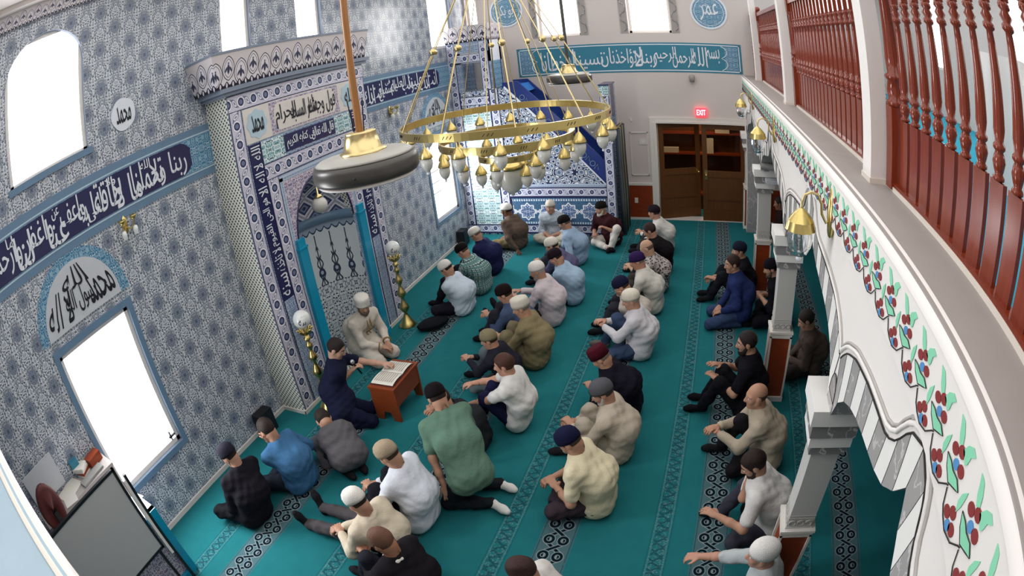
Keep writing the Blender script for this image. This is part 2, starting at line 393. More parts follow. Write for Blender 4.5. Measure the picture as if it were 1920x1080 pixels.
def plate(name, mats, outer, holes, axis, d, fix, parent=None):       # flat wall with holes; outline in the two free axes, extruded along axis by d from fix
    bm = bmesh.new()
    def P(q): r = [q[0], q[1]]; r.insert(axis, fix); return r
    for loop in [outer] + holes:
        vs = [bm.verts.new(P(q)) for q in loop]
        for i in range(len(vs)): bm.edges.new((vs[i], vs[(i + 1) % len(vs)]))
    bmesh.ops.triangle_fill(bm, edges=bm.edges[:], use_beauty=True)
    r = bmesh.ops.extrude_face_region(bm, geom=bm.faces[:]); dv = [0, 0, 0]; dv[axis] = d
    bmesh.ops.translate(bm, verts=[g for g in r['geom'] if isinstance(g, bmesh.types.BMVert)], vec=dv)
    bmesh.ops.recalc_face_normals(bm, faces=bm.faces[:])
    mb = MB()
    for f in bm.faces:
        side = abs(f.normal[axis]) < .5
        mb.face([v.co[:] for v in f.verts], 1 if (side and len(mats) > 1) else 0)
    bm.free()
    return mb.build(name, mats, parent)
AR = {}
for ch, (c, n) in {'ا': (0xFE8D, 2), 'أ': (0xFE83, 2), 'ب': (0xFE8F, 4), 'ت': (0xFE95, 4), 'ث': (0xFE99, 4), 'ج': (0xFE9D, 4), 'ح': (0xFEA1, 4), 'خ': (0xFEA5, 4), 'د': (0xFEA9, 2), 'ذ': (0xFEAB, 2), 'ر': (0xFEAD, 2), 'ز': (0xFEAF, 2), 'س': (0xFEB1, 4), 'ش': (0xFEB5, 4), 'ص': (0xFEB9, 4), 'ض': (0xFEBD, 4), 'ط': (0xFEC1, 4), 'ظ': (0xFEC5, 4), 'ع': (0xFEC9, 4), 'غ': (0xFECD, 4), 'ف': (0xFED1, 4), 'ق': (0xFED5, 4), 'ك': (0xFED9, 4), 'ل': (0xFEDD, 4), 'م': (0xFEE1, 4), 'ن': (0xFEE5, 4), 'ه': (0xFEE9, 4), 'و': (0xFEED, 2), 'ى': (0xFEEF, 2), 'ي': (0xFEF1, 4), 'ة': (0xFE93, 2), 'ؤ': (0xFE85, 2), 'ئ': (0xFE89, 4)}.items(): AR[ch] = (c, n)
def shape(t):                                   # joined letter forms in visual order
    t = t.replace('لا', '\x01'); out = []
    for i, ch in enumerate(t):
        if ch == ' ': out.append(' '); continue
        c, n = (0xFEFB, 2) if ch == '\x01' else AR[ch]
        pv = t[i - 1] if i else ' '; nx = t[i + 1] if i + 1 < len(t) else ' '
        jp = pv not in ' \x01' and AR[pv][1] == 4; jn = n == 4 and nx != ' '
        out.append(chr(c + (3 if jp and jn else 2 if jn else 1 if jp else 0)))
    return ''.join(reversed(out))
def text_mesh(s, arabic=True):
    c = bpy.data.curves.new('inscription', 'FONT'); c.body = shape(s) if arabic else s; c.resolution_u = 3
    o = bpy.data.objects.new('inscription', c); COL.objects.link(o)
    me = bpy.data.meshes.new_from_object(o.evaluated_get(bpy.context.evaluated_depsgraph_get()))
    bpy.data.objects.remove(o); bpy.data.curves.remove(c)
    co = np.empty(len(me.vertices) * 3); me.vertices.foreach_get('co', co); co = co.reshape(-1, 3)
    fs = [tuple(p.vertices) for p in me.polygons]; bpy.data.meshes.remove(me); return co, fs
def writing(name, mat, lines, org, ud, vd, parent=None, t=.004, arabic=True, warp=None):  # lines: (text, u0, u1, v0, v1[, bold])
    u, v, o_ = Vector(ud), Vector(vd), Vector(org); n = u.cross(v); mb = MB()
    for li, L in enumerate(lines):
        co, fs = text_mesh(L[0], arabic)
        lo, hi = co.min(0), co.max(0); k = (co - lo) / np.maximum(hi - lo, 1e-6)
        for lay, (dx, dy) in enumerate(L[5] if len(L) > 5 else ((0, 0),)):
            pts = []
            for a, b, _ in k:
                p, q = L[1] + a * (L[2] - L[1]) + dx, L[3] + b * (L[4] - L[3]) + dy
                if warp: p, q = warp(p, q)
                pts.append(o_ + u * p + v * q + n * (t + .0009 * (lay + 3 * (li % 2))))
            base = len(mb.v); mb.v += [tuple(p) for p in pts]
            for f in fs: mb.f.append(tuple(base + i for i in f)); mb.m.append(0); mb.uv.append(None); mb.sm.append(False)
    return mb.build(name, mat, parent)
BOLD = ((0, 0), (.0035, .002))
# ------------------------------------------------------------------ the room
L_, LM, W_ = 12.78, 11.71, 5.65
YV, ZV, XV = (0, 1, 0), (0, 0, 1), (1, 0, 0)
fl = MB().box(-.3, 9.6, -1.0, 13.6, -.1, 0).build('floor', M['carpet']); struct(fl)
def rect(a, b, c, d): return [(a, c), (b, c), (b, d), (a, d)]
def arched(a, b, c, zs, zt, n=14):
    m = (a + b) / 2; r = (b - a) / 2
    return [(a, c), (b, c)] + [(m + r * math.cos(PI * i / n), zs + (zt - zs) * math.sin(PI * i / n)) for i in range(n + 1)]
def pointed(a, b, c, zs, zt, n=10):
    m = (a + b) / 2; r = (b - a) / 2
    right = [(m + r * math.cos(t) ** .9, zs + (zt - zs) * (math.sin(t) ** 1.1)) for t in [PI / 2 * i / n for i in range(n + 1)]]
    return [(a, c), (b, c)] + right + [(2 * m - q[0], q[1]) for q in right[-2::-1]]
holes_l = [rect(2.75, 3.83, .71, 2.30), rect(10.41, 11.43, .70, 2.30), arched(2.70, 3.79, 3.90, 4.86, 5.31), rect(5.86, 6.38, 4.40, 5.36), rect(7.29, 7.86, 4.40, 5.36), rect(11.12, 12.1, 3.95, 5.36), rect(6.2, 7.46, .004, 2.75)]
struct(plate('wall_left', [M['tile'], M['reveal']], rect(-.9, 13.0, 0, 5.7), holes_l, 0, -.3, 0))
k = 1
def window(axis, a, b, c, d, pos, sgn, poly=None, bars=True):
    global k
    f = MB(); t = .05
    def bb(p0, p1, q0, q1, dep=.05):
        if axis == 0: f.box(pos, pos + sgn * dep, p0, p1, q0, q1)
        else: f.box(p0, p1, pos, pos + sgn * dep, q0, q1)
    bb(a, a + t, c, d); bb(b - t, b, c, d); bb(a, b, c, c + t); bb(a, b, d - t, d)
    o = struct(f.build('window_%d' % k, M['white_enamel']))
    pl = poly or rect(a, b, c, d)
    g = plate('window_glass', [M['pane']], pl, [], axis, .004, pos + sgn * .012, o)
    k += 1; return o
window(0, 2.75, 3.83, .71, 2.30, -.04, -1); window(0, 10.41, 11.43, .70, 2.30, -.04, -1)
window(0, 2.70, 3.79, 3.90, 5.31, -.04, -1, arched(2.70, 3.79, 3.90, 4.86, 5.31))
window(0, 5.86, 6.38, 4.40, 5.36, -.04, -1); window(0, 7.29, 7.86, 4.40, 5.36, -.06, -1); window(0, 11.12, 12.1, 3.95, 5.36, -.06, -1)
# stone rims round the two lower windows
def rim(a, b, c, d, w_, k_):
    mb = MB()
    for q in ((a - w_, a, c - w_, d + w_), (b, b + w_, c - w_, d + w_), (a, b, c - w_, c), (a, b, d, d + w_)): mb.box(0, .015, *q)
    return struct(mb.build('trim_%d' % k_, M['bluegrey']))
rim(2.75, 3.83, .71, 2.30, .07, 1); rim(10.41, 11.43, .70, 2.30, .07, 2)
struct(MB().box(0, .022, -.9, 5.505, 0, .055).box(0, .022, 8.15, LM, 0, .055).box(0, .412, 5.485, 5.505, 0, .05).build('baseboard_left', M['trim']))
struct(MB().box(-.03, .022, 2.66, 3.83, 3.86, 3.925).build('trim_28', M['bluegrey']))
# crest cornice and ceiling margin
cb = MB(); cb.face([(.03, -.9, 5.48), (.03, 12.78, 5.48), (.05, 12.78, 5.66), (.05, -.9, 5.66)], 0, [(0, 0), (27.4, 0), (27.4, .39), (0, .39)]); cb.face([(0, 12.78, 5.48), (.03, 12.78, 5.48), (.03, -.9, 5.48), (0, -.9, 5.48)], 0); struct(cb.build('trim_3', M['crest']))
struct(MB().box(0, .16, -.9, 12.78, 5.66, 5.72).build('trim_4', M['plaster']))
struct(plate('ceiling', [M['plaster']], rect(-.3, 9.6, -1, 13.1), [rect(.9, 8.6, 0.3, 12.2)], 2, .12, 5.72))  # unseen centre left open so world light falls in from above
struct(MB().box(2.8, 3.0, .3, 12.2, 5.74, 5.9).build('beam_ceiling', M['plaster']))
for o_, y0, z0 in ((SC.objects['window_1'], 3.68, .80),): MB().box(-.045, -.02, y0, y0 + .10, z0, z0 + .018).box(-.045, -.02, y0 + .02, y0 + .035, z0 - .03, z0 + .07).build('window_latch', M['ink'], o_)
for z0 in (1.22, 1.42, 1.63): MB().box(-.045, -.035, 10.50, 10.82, z0, z0 + .015).build('blind_slat', M['ledge'], SC.objects['window_2'])
# wall behind the minbar with the doors
def far_holes(): return [rect(3.83, 5.66, .004, 2.05), arched(1.59, 2.46, 3.93, 5.1, 5.45, 8), arched(3.44, 4.30, 3.93, 5.1, 5.45, 8), rect(.04, .3, 4.1, 5.36)]
struct(plate('wall_far', [M['plaster'], M['plaster']], rect(-.3, 9.6, 0, 5.72), far_holes(), 1, .28, L_))
window(1, 1.59, 2.46, 3.93, 5.45, L_ + .16, 1, arched(1.59, 2.46, 3.93, 5.1, 5.45, 8)); window(1, 3.44, 4.30, 3.93, 5.45, L_ + .16, 1, arched(3.44, 4.30, 3.93, 5.1, 5.45, 8)); window(1, .04, .3, 4.1, 5.36, L_ + .1, 1)
# painted scroll borders beside the tall windows of the far wall
def scroll(x0, x1, k_, z0=3.93, z1=5.4):
    mb = MB(); mb.box(x0, x1, L_ - .008, L_, z0, z1, 0); m = (x0 + x1) / 2; s = 1
    for a in (x0, x1): mb.box(a - .008, a + .008, L_ - .012, L_, z0, z1, 1)
    z = z0 + .05
    while z < z1 - .1:
        mb.tube([(m + s * (x1 - x0) * .38 * math.cos(t), L_ - .012, z + .1 + .1 * math.sin(t)) for t in [-PI / 2 + PI * i / 8 for i in range(9)]], .012, 5, 2); z += .2; s = -s
    return struct(mb.build('trim_%d' % k_, [M['ledge'], M['greyline'], M['marble']]))
scroll(1.45, 1.58, 5); scroll(2.47, 2.62, 6); scroll(3.28, 3.43, 7); scroll(4.31, 4.46, 8)
struct(MB().box(3.2, 3.79, L_ - .02, L_, .04, .77, 0).box(5.7, 9.6, L_ - .02, L_, .04, .77, 0).box(3.15, 3.70, L_ - .03, L_, .74, .79, 1).box(5.76, 9.6, L_ - .03, L_, .74, .79, 1).box(3.15, 3.79, L_ - .03, L_, 0, .05, 1).box(5.7, 9.6, L_ - .03, L_, 0, .05, 1).build('trim_9', [M['wood_panel'], M['trim']]))
dfm = MB()
for x0, x1, z0, z1 in ((3.69, 3.83, 0, 2.17), (5.66, 5.80, 0, 2.17), (3.83, 5.66, 2.05, 2.17)): dfm.box(x0, x1, L_ - .035, L_, z0, z1)
for x0, x1, z0, z1 in ((3.77, 3.83, 0, 2.07), (5.66, 5.72, 0, 2.07), (3.83, 5.66, 2.05, 2.09)): dfm.box(x0, x1, L_ - .055, L_, z0, z1)
struct(dfm.build('trim_10', M['trim']))
mo = MB()
for x0, x1, z0, z1 in ((3.27, 3.29, .95, 1.86), (3.62, 3.64, .95, 1.86), (3.27, 3.64, .95, .97), (3.27, 3.64, 1.84, 1.86)): mo.box(x0, x1, L_ - .014, L_, z0, z1)
struct(mo.build('trim_11', M['trim']))
# double door, left leaf ajar into the lit lobby
def leaf(nm, parent, w_, mir):
    o = MB(); a = .1
    for q in ((0, a, 0, 2.03), (w_ - a, w_, 0, 2.03), (a, w_ - a, 0, .2), (a, w_ - a, 1.93, 2.03), (a, w_ - a, .93, 1.06), (a, w_ - a, .44, .5)): o.box(q[0], q[1], -.02, .025, q[2], q[3])
    o.box(a, w_ - a, -.005, .008, .2, .93)
    d = o.build(nm, M['wood_door'], parent)
    MB().box(a, w_ - a, -.004, .004, 1.06, 1.93).build('door_glass', M['clear'], d)
    h = MB().tube([(mir, -.02, .98), (mir, -.07, .98)], .012).sphere((mir, -.08, .98), .03).box(mir - .03, mir + .03, -.026, -.02, .88, 1.08); h.build('door_handle', M['brass'], d)
    return d
d1 = struct(leaf('door_1', None, .89, .83)); d1.location = (3.85, L_ + .06, .005); d1.rotation_euler = (0, 0, .35)
d2 = struct(leaf('door_2', None, .91, .07)); d2.location = (4.745, L_ + .06, .005)
struct(MB().box(3.5, 6.2, 15.0, 15.1, 0, 3).box(3.2, 3.5, 13.06, 15.1, 0, 3).box(6.0, 6.3, 13.06, 15.1, 0, 3).box(3.2, 6.3, 13.06, 15.1, 2.7, 2.8).build('wall_lobby', M['wood_door']))
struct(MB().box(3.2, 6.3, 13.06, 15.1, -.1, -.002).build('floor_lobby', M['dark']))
sh = thing('lobby_shelf', 'lit wooden shelf of notices seen through the door glass', 'shelf', (4.5, 14.85, 0))
MB().box(-.9, 1.2, -.15, .1, 0, .05).box(-.9, 1.2, -.15, .1, 1.0, 1.04).box(-.9, 1.2, -.15, .1, 1.5, 1.54).box(-.9, -.86, -.15, .1, 0, 2.3).box(1.16, 1.2, -.15, .1, 0, 2.3).build('shelf_boards', M['wood_panel'], sh)
for q in ((-.75, -.35, 1.04, 1.16), (.3, .5, 1.04, 1.4), (.55, .9, 1.54, 1.9)): tag(MB().box(4.5 + q[0], 4.5 + q[1], 14.71, 14.83, q[2], q[3]).build('notice_paper', M['paper']), ('low pale bundle on the lobby shelf behind the left door leaf', 'small pale sheet on the lobby shelf behind the right door leaf', 'tall pale sheet on the upper lobby shelf at right')[int(q[0] > .2) + int(q[0] > .5)], 'paper')
lobby = area('lobby_lamp', (4.6, 14.0, 2.6), (0, 0, 0), .6, .6, 16, (1, .82, .6))
# far-wall inscription frieze
fr = thing('inscription_frieze', 'teal band with white script across the wall above the doors', 'inscription', (1.08, L_, 3.105))
MB().box(0, 4.6, -.006, 0, 0, .62).build('band', M['tealband'], fr)
e = MB()
for z0, z1 in ((.03, .05), (.57, .59)): e.box(.04, 4.56, -.009, 0, z0, z1)
for x0 in (.04, 4.54): e.box(x0, x0 + .02, -.009, 0, .03, .59)
for s, x0 in ((1, .42), (-1, 4.18)): e.tube([(x0 + s * .12 * abs(math.sin(t * 2)) ** .7 * (-1), -.008, .06 + .5 * t / PI) for t in [PI * i / 16 for i in range(17)]], .009, 5)
e.build('border_line', M['white_glaze'], fr)
for x0 in (.07, 4.25): panel('corner_ornament', M['floral_teal'], (x0, -.005, .07), XV, ZV, .27, .48, .003, fr)
writing('lettering', M['white_glaze'], [('بسم', 3.86, 4.14, .10, .50, BOLD), ('الله', 3.56, 3.88, .13, .53, BOLD), ('الرحمن', 3.18, 3.62, .09, .50, BOLD), ('الرحيم', 2.80, 3.26, .14, .53, BOLD), ('ربنا', 2.56, 2.86, .09, .47, BOLD), ('لا', 2.40, 2.58, .12, .53, BOLD), ('تؤاخذنا', 1.92, 2.46, .09, .50, BOLD), ('ان', 1.74, 1.94, .12, .53, BOLD), ('نسينا', 1.20, 1.78, .10, .48, BOLD), ('او', 1.0, 1.2, .13, .53, BOLD), ('اخطانا', .5, 1.06, .09, .50, BOLD)], (0, -.006, 0), XV, ZV, fr)
def roundel(nm, label, c, r, text, axis_u, mats, sc=None, lobes=0, kind='medallion'):
    t = thing(nm, label, kind, c); u = Vector(axis_u); n = u.cross(Vector(ZV)); mb = MB(); N = 48
    def ring(rr, h): return [u * (rr * (1 + (.05 * abs(math.sin(lobes * PI * i / N)) if lobes else 0)) * math.cos(2 * PI * i / N)) + Vector(ZV) * (rr * (1 + (.05 * abs(math.sin(lobes * PI * i / N)) if lobes else 0)) * math.sin(2 * PI * i / N)) + n * h for i in range(N)]
    rows = [ring(r, 0), ring(r, .012)] + ([ring(r * .93, .014), ring(r * .90, .009)] if not lobes else [])
    mb.grid(rows, 0, True, False); mb.face(rows[-1], 1)
    if not lobes:
        a, b = ring(r * .80, .0105), ring(r * .775, .0105); mb.grid([a, b], 0, True)
    mb.build('disc', mats[:2], t)
    s = r * .62
    writing('lettering', mats[2], [(q[0], q[1] * s, q[2] * s, q[3] * s, q[4] * s, BOLD) for q in text], n * .012, u, ZV, t)
    return t
roundel('medallion', 'round blue medallion with white script beside the gallery corner', (5.10, L_, 4.40), .38, [('عمر', -.8, .8, -.8, .75), ('رضي', -.7, .0, .35, .8)], XV, [M['white_glaze'], M['floral_teal'], M['white_glaze']])
roundel('medallion', 'round blue medallion with white script above the pulpit, behind chandelier chains', (.95, L_, 4.60), .36, [('ابو بكر', -.85, .85, -.7, .7)], XV, [M['white_glaze'], M['floral_teal'], M['white_glaze']])
roundel('medallion', 'small scalloped white medallion with black script above the left frieze', (0, 4.30, 4.10), .165, [('محمد', -1.0, 1.0, -.9, .9)], YV, [M['paleblue'], M['white_glaze'], M['ink']], lobes=5)
# inscription friezes on the prayer wall
def wallfrieze(label, y0, y1, cart0, cart1, lines, cap):
    t = thing('inscription_frieze', label, 'inscription', (0, y0, 3.095)); w_ = y1 - y0; h = .565
    MB().box(0, .010, 0, w_, 0, h).build('band', M['bluegrey'], t)
    MB().box(0, .014, 0, w_, .075, .09).box(0, .014, 0, w_, h - .09, h - .075).build('border_line', M['paleblue'], t)
    panel('corner_ornament', M['floral_teal'], (.010, 0, .10), YV, ZV, w_, h - .20, .003, t)
    a, b = cart0 - y0, cart1 - y0; n = 8; z0, z1 = .105, h - .105; hh = (z1 - z0) / 2
    end = [(b + .16 * math.sin(q) * (1 if i % 2 == 0 else .82), z0 + hh - hh * math.cos(q)) for i, q in enumerate([PI * j / 6 for j in range(7)])]
    st = [(a - .1 * math.sin(q), z0 + hh + hh * math.cos(q)) for q in [PI * j / 6 for j in range(7)]] if cap else [(a, z1), (a, z0)]
    MB().prism([(.013, p, q) for p, q in st + end], (.004, 0, 0)).build('cartouche', M['indigo'], t)
    writing('lettering', M['white_glaze'], [(q[0], q[1] - y0, q[2] - y0, q[3], q[4], BOLD) for q in lines], (.017, 0, 0), YV, ZV, t)
    return t
wallfrieze('long dark blue frieze with white script left of the prayer niche', -.6, 5.505, .2, 5.03, [
    ('ربنا ولا', 4.55, 5.08, .11, .42), ('تحملنا', 4.28, 4.72, .15, .455), ('ما لا', 4.02, 4.40, .11, .40), ('طاقة', 3.74, 4.12, .16, .455), ('لنا به', 3.50, 3.85, .11, .41), ('واعف', 3.26, 3.60, .17, .455), ('عنا', 3.06, 3.34, .11, .40), ('واغفر', 2.74, 3.14, .15, .455), ('لنا', 2.60, 2.84, .11, .42), ('وارحمنا', 2.20, 2.68, .14, .455), ('انت', 1.98, 2.28, .11, .42), ('مولنا', 1.62, 2.06, .16, .455), ('فانصرنا', 1.2, 1.72, .11, .42), ('على القوم', .7, 1.28, .14, .455), ('الكافرين', .25, .78, .11, .43),
    ('الله', 4.42, 4.56, .36, .455), ('ولا', 3.92, 4.06, .35, .455), ('نا', 3.62, 3.72, .13, .22), ('عن', 3.16, 3.26, .34, .45), ('ما', 2.5, 2.6, .36, .455), ('نا', 1.9, 2.0, .35, .45)], False)
wallfrieze('short dark blue frieze with white script between niche and pulpit', 8.15, LM, 8.6, 11.1, [('انك', 8.6, 8.95, .11, .42), ('انت', 8.85, 9.2, .16, .455), ('السميع', 9.08, 9.6, .11, .42), ('العليم', 9.45, 9.95, .16, .455), ('وتب', 9.82, 10.2, .11, .42), ('علينا', 10.05, 10.55, .16, .455), ('انك', 10.42, 10.8, .11, .42), ('انت', 10.7, 11.12, .15, .455), ('فى', 9.3, 9.45, .35, .45), ('لا', 10.3, 10.42, .12, .25)], True)
def lunette(label, yc, z0, r, text, h):
    t = thing('arched_inscription', label, 'inscription', (0, yc, z0)); N = 20
    arc = lambda rr, hh: [(rr * math.cos(PI * i / N), hh * math.sin(PI * i / N)) for i in range(N + 1)]
    MB().prism([(0, p, q) for p, q in arc(r * 1.22, h * 1.18)], (.006, 0, 0)).build('spandrel', M['floral_teal'], t)
    MB().prism([(.006, p, q) for p, q in arc(r, h)], (.006, 0, 0)).build('field', M['panel_pale'], t)
    def wp(p, q): return p * math.sqrt(max(.05, 1 - min(.93, (q / h)) ** 2)), q
    writing('lettering', M['ink'], [(q[0], q[1] * r, q[2] * r, q[3] * h, q[4] * h, BOLD) for q in text], (.012, 0, 0), YV, ZV, t, warp=wp); return t
lunette('pale arched tile panel with black script over the near lower window', 3.26, 2.46, .55, [('محمد', .25, .92, .10, .62), ('رسول الله', -.40, .45, .12, .58), ('لا اله', -.92, -.25, .08, .66), ('الله', -.45, .40, .55, .92)], .55)
lunette('pale arched tile panel with black script over the window by the pulpit', 10.95, 2.46, .50, [('محمد', .25, .92, .10, .62), ('رسول الله', -.40, .45, .12, .58), ('لا اله', -.92, -.25, .08, .66), ('الله', -.45, .40, .55, .92)], .55)
# ------------------------------------------------------------------ arcade and gallery
offs = [(0, 0), (.03, .07), (.06, .125), (.13, .19), (.22, .245), (.34, .29), (.47, .325), (.74, .37), (.89, .40), (1.01, .445), (1.12, .525), (1.21, .63)]
exto = [(-.07, .315), (.0, .385), (.07, .425), (.22, .485), (.47, .525), (.76, .55), (.84, .56), (.92, .59), (.98, .635), (1.03, .705), (1.08, .755), (1.21, .80)]
springs = [(1.32, 1.50), (3.92, 4.10), (6.62, 6.80), (9.32, 9.50), (12.02, 12.2)]
def mirror(tab, a, b):       # from springer a (low y) to springer b, pointed in the middle
    m = (b - a) / 2; k_ = m / 1.21; return [(a + d * k_, 1.955 + z) for d, z in tab] + [(b - d * k_, 1.955 + z) for d, z in tab[-2::-1]]
top = 3.06
def out():
    p = [(-.9, top), (-.9, 0.0), (1.32, 0.0), (1.32, 1.955), (1.50, 1.955)]
    for a, b in zip(springs[:-1], springs[1:]): p += mirror(offs, a[1], b[0])[1:] + [(b[1], 1.955)]
    p += [(12.2, 0), (12.78, 0.0), (12.78, top)]; return p
struct(plate('wall_arcade', [M['white'], M['vous_grey']], out(), [], 0, .24, W_))
def offset(line, d):
    r = []
    for i, p in enumerate(line):
        a = line[max(0, i - 1)]; b = line[min(len(line) - 1, i + 1)]; t = Vector((b[0] - a[0], b[1] - a[1])).normalized()
        r.append((p[0] - t.y * d, p[1] + t.x * d))
    return r
def resample(line, n):
    d = [0]
    for a, b in zip(line, line[1:]): d.append(d[-1] + math.hypot(b[0] - a[0], b[1] - a[1]))
    return [(float(np.interp(d[-1] * i / n, d, [q[0] for q in line])), float(np.interp(d[-1] * i / n, d, [q[1] for q in line]))) for i in range(n + 1)]
for q_, (s0, s1) in enumerate(zip(springs[:-1], springs[1:])):
    x = W_ - .004; n = 10; mb = MB(); I_, E_ = mirror(offs, s0[1], s1[0]), mirror(exto, s0[1], s1[0])
    for h_ in (0, 1):
        half = lambda l: l[:len(l) // 2 + 1] if h_ == 0 else l[len(l) // 2:]
        a, b = resample(half(I_), n), resample(half(E_), n)
        for i in range(n): mb.prism([(x, *a[i]), (x, *a[i + 1]), (x, *b[i + 1]), (x, *b[i])], (.004, 0, 0), i % 2)
        for i in range(n + 1): mb.tube([(x, *a[i]), (x, *b[i])], .0022, 4, 2)
    mb.tube([(x - .001, *q) for q in resample(E_, 44)], .005, 5, 2); mb.tube([(x - .002, *q) for q in resample(offset(E_, .035), 44)], .012, 5, 3); mb.tube([(x, *q) for q in resample(offset(E_, .055), 44)], .007, 5, 4)
    struct(mb.build('trim_%d' % (12 + q_), [M['vous_white'], M['vous_grey'], M['line'], M['white'], M['greyline']]))
for i, (a, b) in enumerate(springs[1:]):   # small painted lunettes above the capitals
    mb = MB(); x = W_ - .006; c = (a + b) / 2; N = 12
    mb.prism([(x, c + .075 * math.cos(PI * j / N), 2.02 + .13 * math.sin(PI * j / N)) for j in range(N + 1)], (.004, 0, 0), 0)
    mb.box(x, x + .004, c - .08, c + .08, 1.957, 2.015, 1); mb.tube([(x, c + .078 * math.cos(PI * j / N), 2.02 + .134 * math.sin(PI * j / N)) for j in range(N + 1)], .003, 4, 2); mb.box(x - .001, x + .004, c - .085, c + .085, 2.013, 2.018, 2)
    struct(mb.build('trim_%d' % (17 + i), [M['marble'], M['vous_grey'], M['line']]))
def column(y, label):
    t = thing('arcade_column', label, 'column', (W_ + .07, y + .12, 0), 0, 'columns of the arcade'); h = .12
    sq = lambda r, z0, z1, m=0, mb=None: (mb or MB()).box(-r, r, -r, r, z0, z1, m)
    b = MB(); sq(.13, 0, .06, 0, b); sq(.105, .06, .83, 1, b)
    for sx in (-1, 1):
        for sy in (-1, 1): b.box(min(sx * .105, sx * .125), max(sx * .105, sx * .125), min(sy * .105, sy * .125), max(sy * .105, sy * .125), .06, .83, 0)
    sq(.125, .81, .86, 0, b); sq(.135, .86, .885, 0, b); b.build('pedestal', [M['trim'], M['wood_panel']], t)
    s = MB(); sq(.098, .885, 1.60, 0, s); sq(.104, .885, .90, 0, s); sq(.102, .985, .992, 1, s); sq(.102, 1.01, 1.017, 1, s); s.build('shaft', [M['shaft'], M['greyline']], t)
    r = MB()
    for f in range(4):
        for q in range(3):
            px = -.062 + q * .062; ring = [(px + .026 * math.cos(a), -.101, .94 + .026 * math.sin(a)) for a in [2 * PI * i / 10 for i in range(10)]]
            R = Matrix.Rotation(f * PI / 2, 3, 'Z'); r.tube([R @ Vector(p) for p in ring], .005, 4, 0, True)
    r.build('carved_band', M['greyline'], t)
    cp = MB(); sq(.125, 1.60, 1.67, 1, cp); sq(.145, 1.67, 1.75, 0, cp); sq(.155, 1.75, 1.85, 1, cp); sq(.175, 1.85, 1.955, 0, cp); cp.build('capital', [M['vous_white'], M['marble']], t)
    return t
for y, lab in ((4.0, 'nearest square grey column, behind the man in the white knit cap'), (6.70, 'second square grey column, behind the bearded man in black'), (9.40, 'third square grey column, with camera and router on its capital'), (12.42, 'farthest square grey column, against the wall beside the doors')): column(y, lab)
struct(MB().box(W_, 9.6, -.9, 13.06, 2.90, 3.06).build('floor_gallery', M['ledge']))
struct(MB().box(W_ - .005, W_ + .31, -.9, 12.78, 3.055, 3.09).build('trim_22', M['ledge']))
bd = MB(); bd.grid([[(W_ + .03 - .055 * math.sin(t) - .0, y, 3.045 + .048 * math.cos(t)) for t in [PI / 2 * i / 6 for i in range(7)]] for y in (-.9, 12.78)]); struct(bd.build('trim_23', M['white']))
struct(MB().box(W_ - .022, W_, -.9, 12.78, 2.775, 3.05).build('trim_24', M['white']))
struct(MB().box(5.93, 6.0, -.9, 12.78, 3.09, 3.115).build('trim_25', M['curb'])); struct(MB().box(5.965, 9.4, -.9, 12.78, 3.06, 3.075).build('floor_gallery_carpet', M['gal_carpet']))
# painted flower frieze: one motif every 22.6 cm
fz = MB(); x = W_ - .026
def blob(cy, cz, a, b, rot, m, n=12, shape_=None):
    pts = []
    for i in range(n):
        q = 2 * PI * i / n; p, r = a * math.cos(q), b * math.sin(q)
        if shape_ == 'leaf': r = b * math.sin(q) * (1 - .75 * math.cos(q)) * .8
        pts.append((x, cy - (p * math.cos(rot) - r * math.sin(rot)), cz + p * math.sin(rot) + r * math.cos(rot)))
    fz.prism(pts, (.002 + .001 * m, 0, 0), m)
P_ = .2253
def shape2(pts, m, dy): fz.prism([(x, a + dy, b) for a, b in (pts if m != 9 else pts)], (.002 + .001 * m, 0, 0), m)
L1 = [(2.298, 3.018), (2.266, 3.017), (2.239, 2.995), (2.227, 2.975), (2.247, 2.961), (2.27, 2.979), (2.284, 3.001)]
L2 = [(2.214, 2.971), (2.195, 2.999), (2.164, 3.016), (2.133, 3.01), (2.157, 2.992), (2.161, 2.966), (2.173, 2.955)]
L3 = [(2.324, 2.866), (2.343, 2.889), (2.337, 2.917), (2.312, 2.942), (2.31, 2.924), (2.313, 2.892)]
L4 = [(2.292, 2.901), (2.252, 2.904), (2.22, 2.899), (2.176, 2.907), (2.137, 2.896), (2.167, 2.882), (2.215, 2.861), (2.264, 2.876)]
STM = [(2.432, 2.852), (2.407, 2.815), (2.376, 2.802), (2.326, 2.795), (2.266, 2.813), (2.219, 2.852), (2.207, 2.858)]
for n_ in range(-13, 46):
    dy = n_ * P_
    for L in (L1, L2, L3, L4): shape2(L, 0, dy)
    fz.tube([(x, a + dy, b) for a, b in L4], .0022, 4, 3, True)
    for cy, cz in ((2.26, 2.938), (2.216, 2.961), (2.177, 2.93), (2.368, 2.825), (2.334, 2.852), (2.297, 2.827)): fz.prism([(x, cy + dy + .021 * math.cos(t) - .0145 * math.sin(t), cz + .007 * math.cos(t) + .0145 * math.sin(t)) for t in [2 * PI * i / 12 for i in range(12)]], (.003, 0, 0), 1)
    for cy, cz in ((2.219, 2.919), (2.328, 2.813)): fz.prism([(x, cy + dy + .018 * math.cos(t) - .013 * math.sin(t), cz + .0055 * math.cos(t) + .0135 * math.sin(t)) for t in [2 * PI * i / 12 for i in range(12)]], (.004, 0, 0), 2)
    fz.tube([(x, a + dy, b) for a, b in STM], .0026, 4, 3)
struct(fz.build('trim_26', [M['leaf'], M['berry'], M['bluep'], M['line']]))
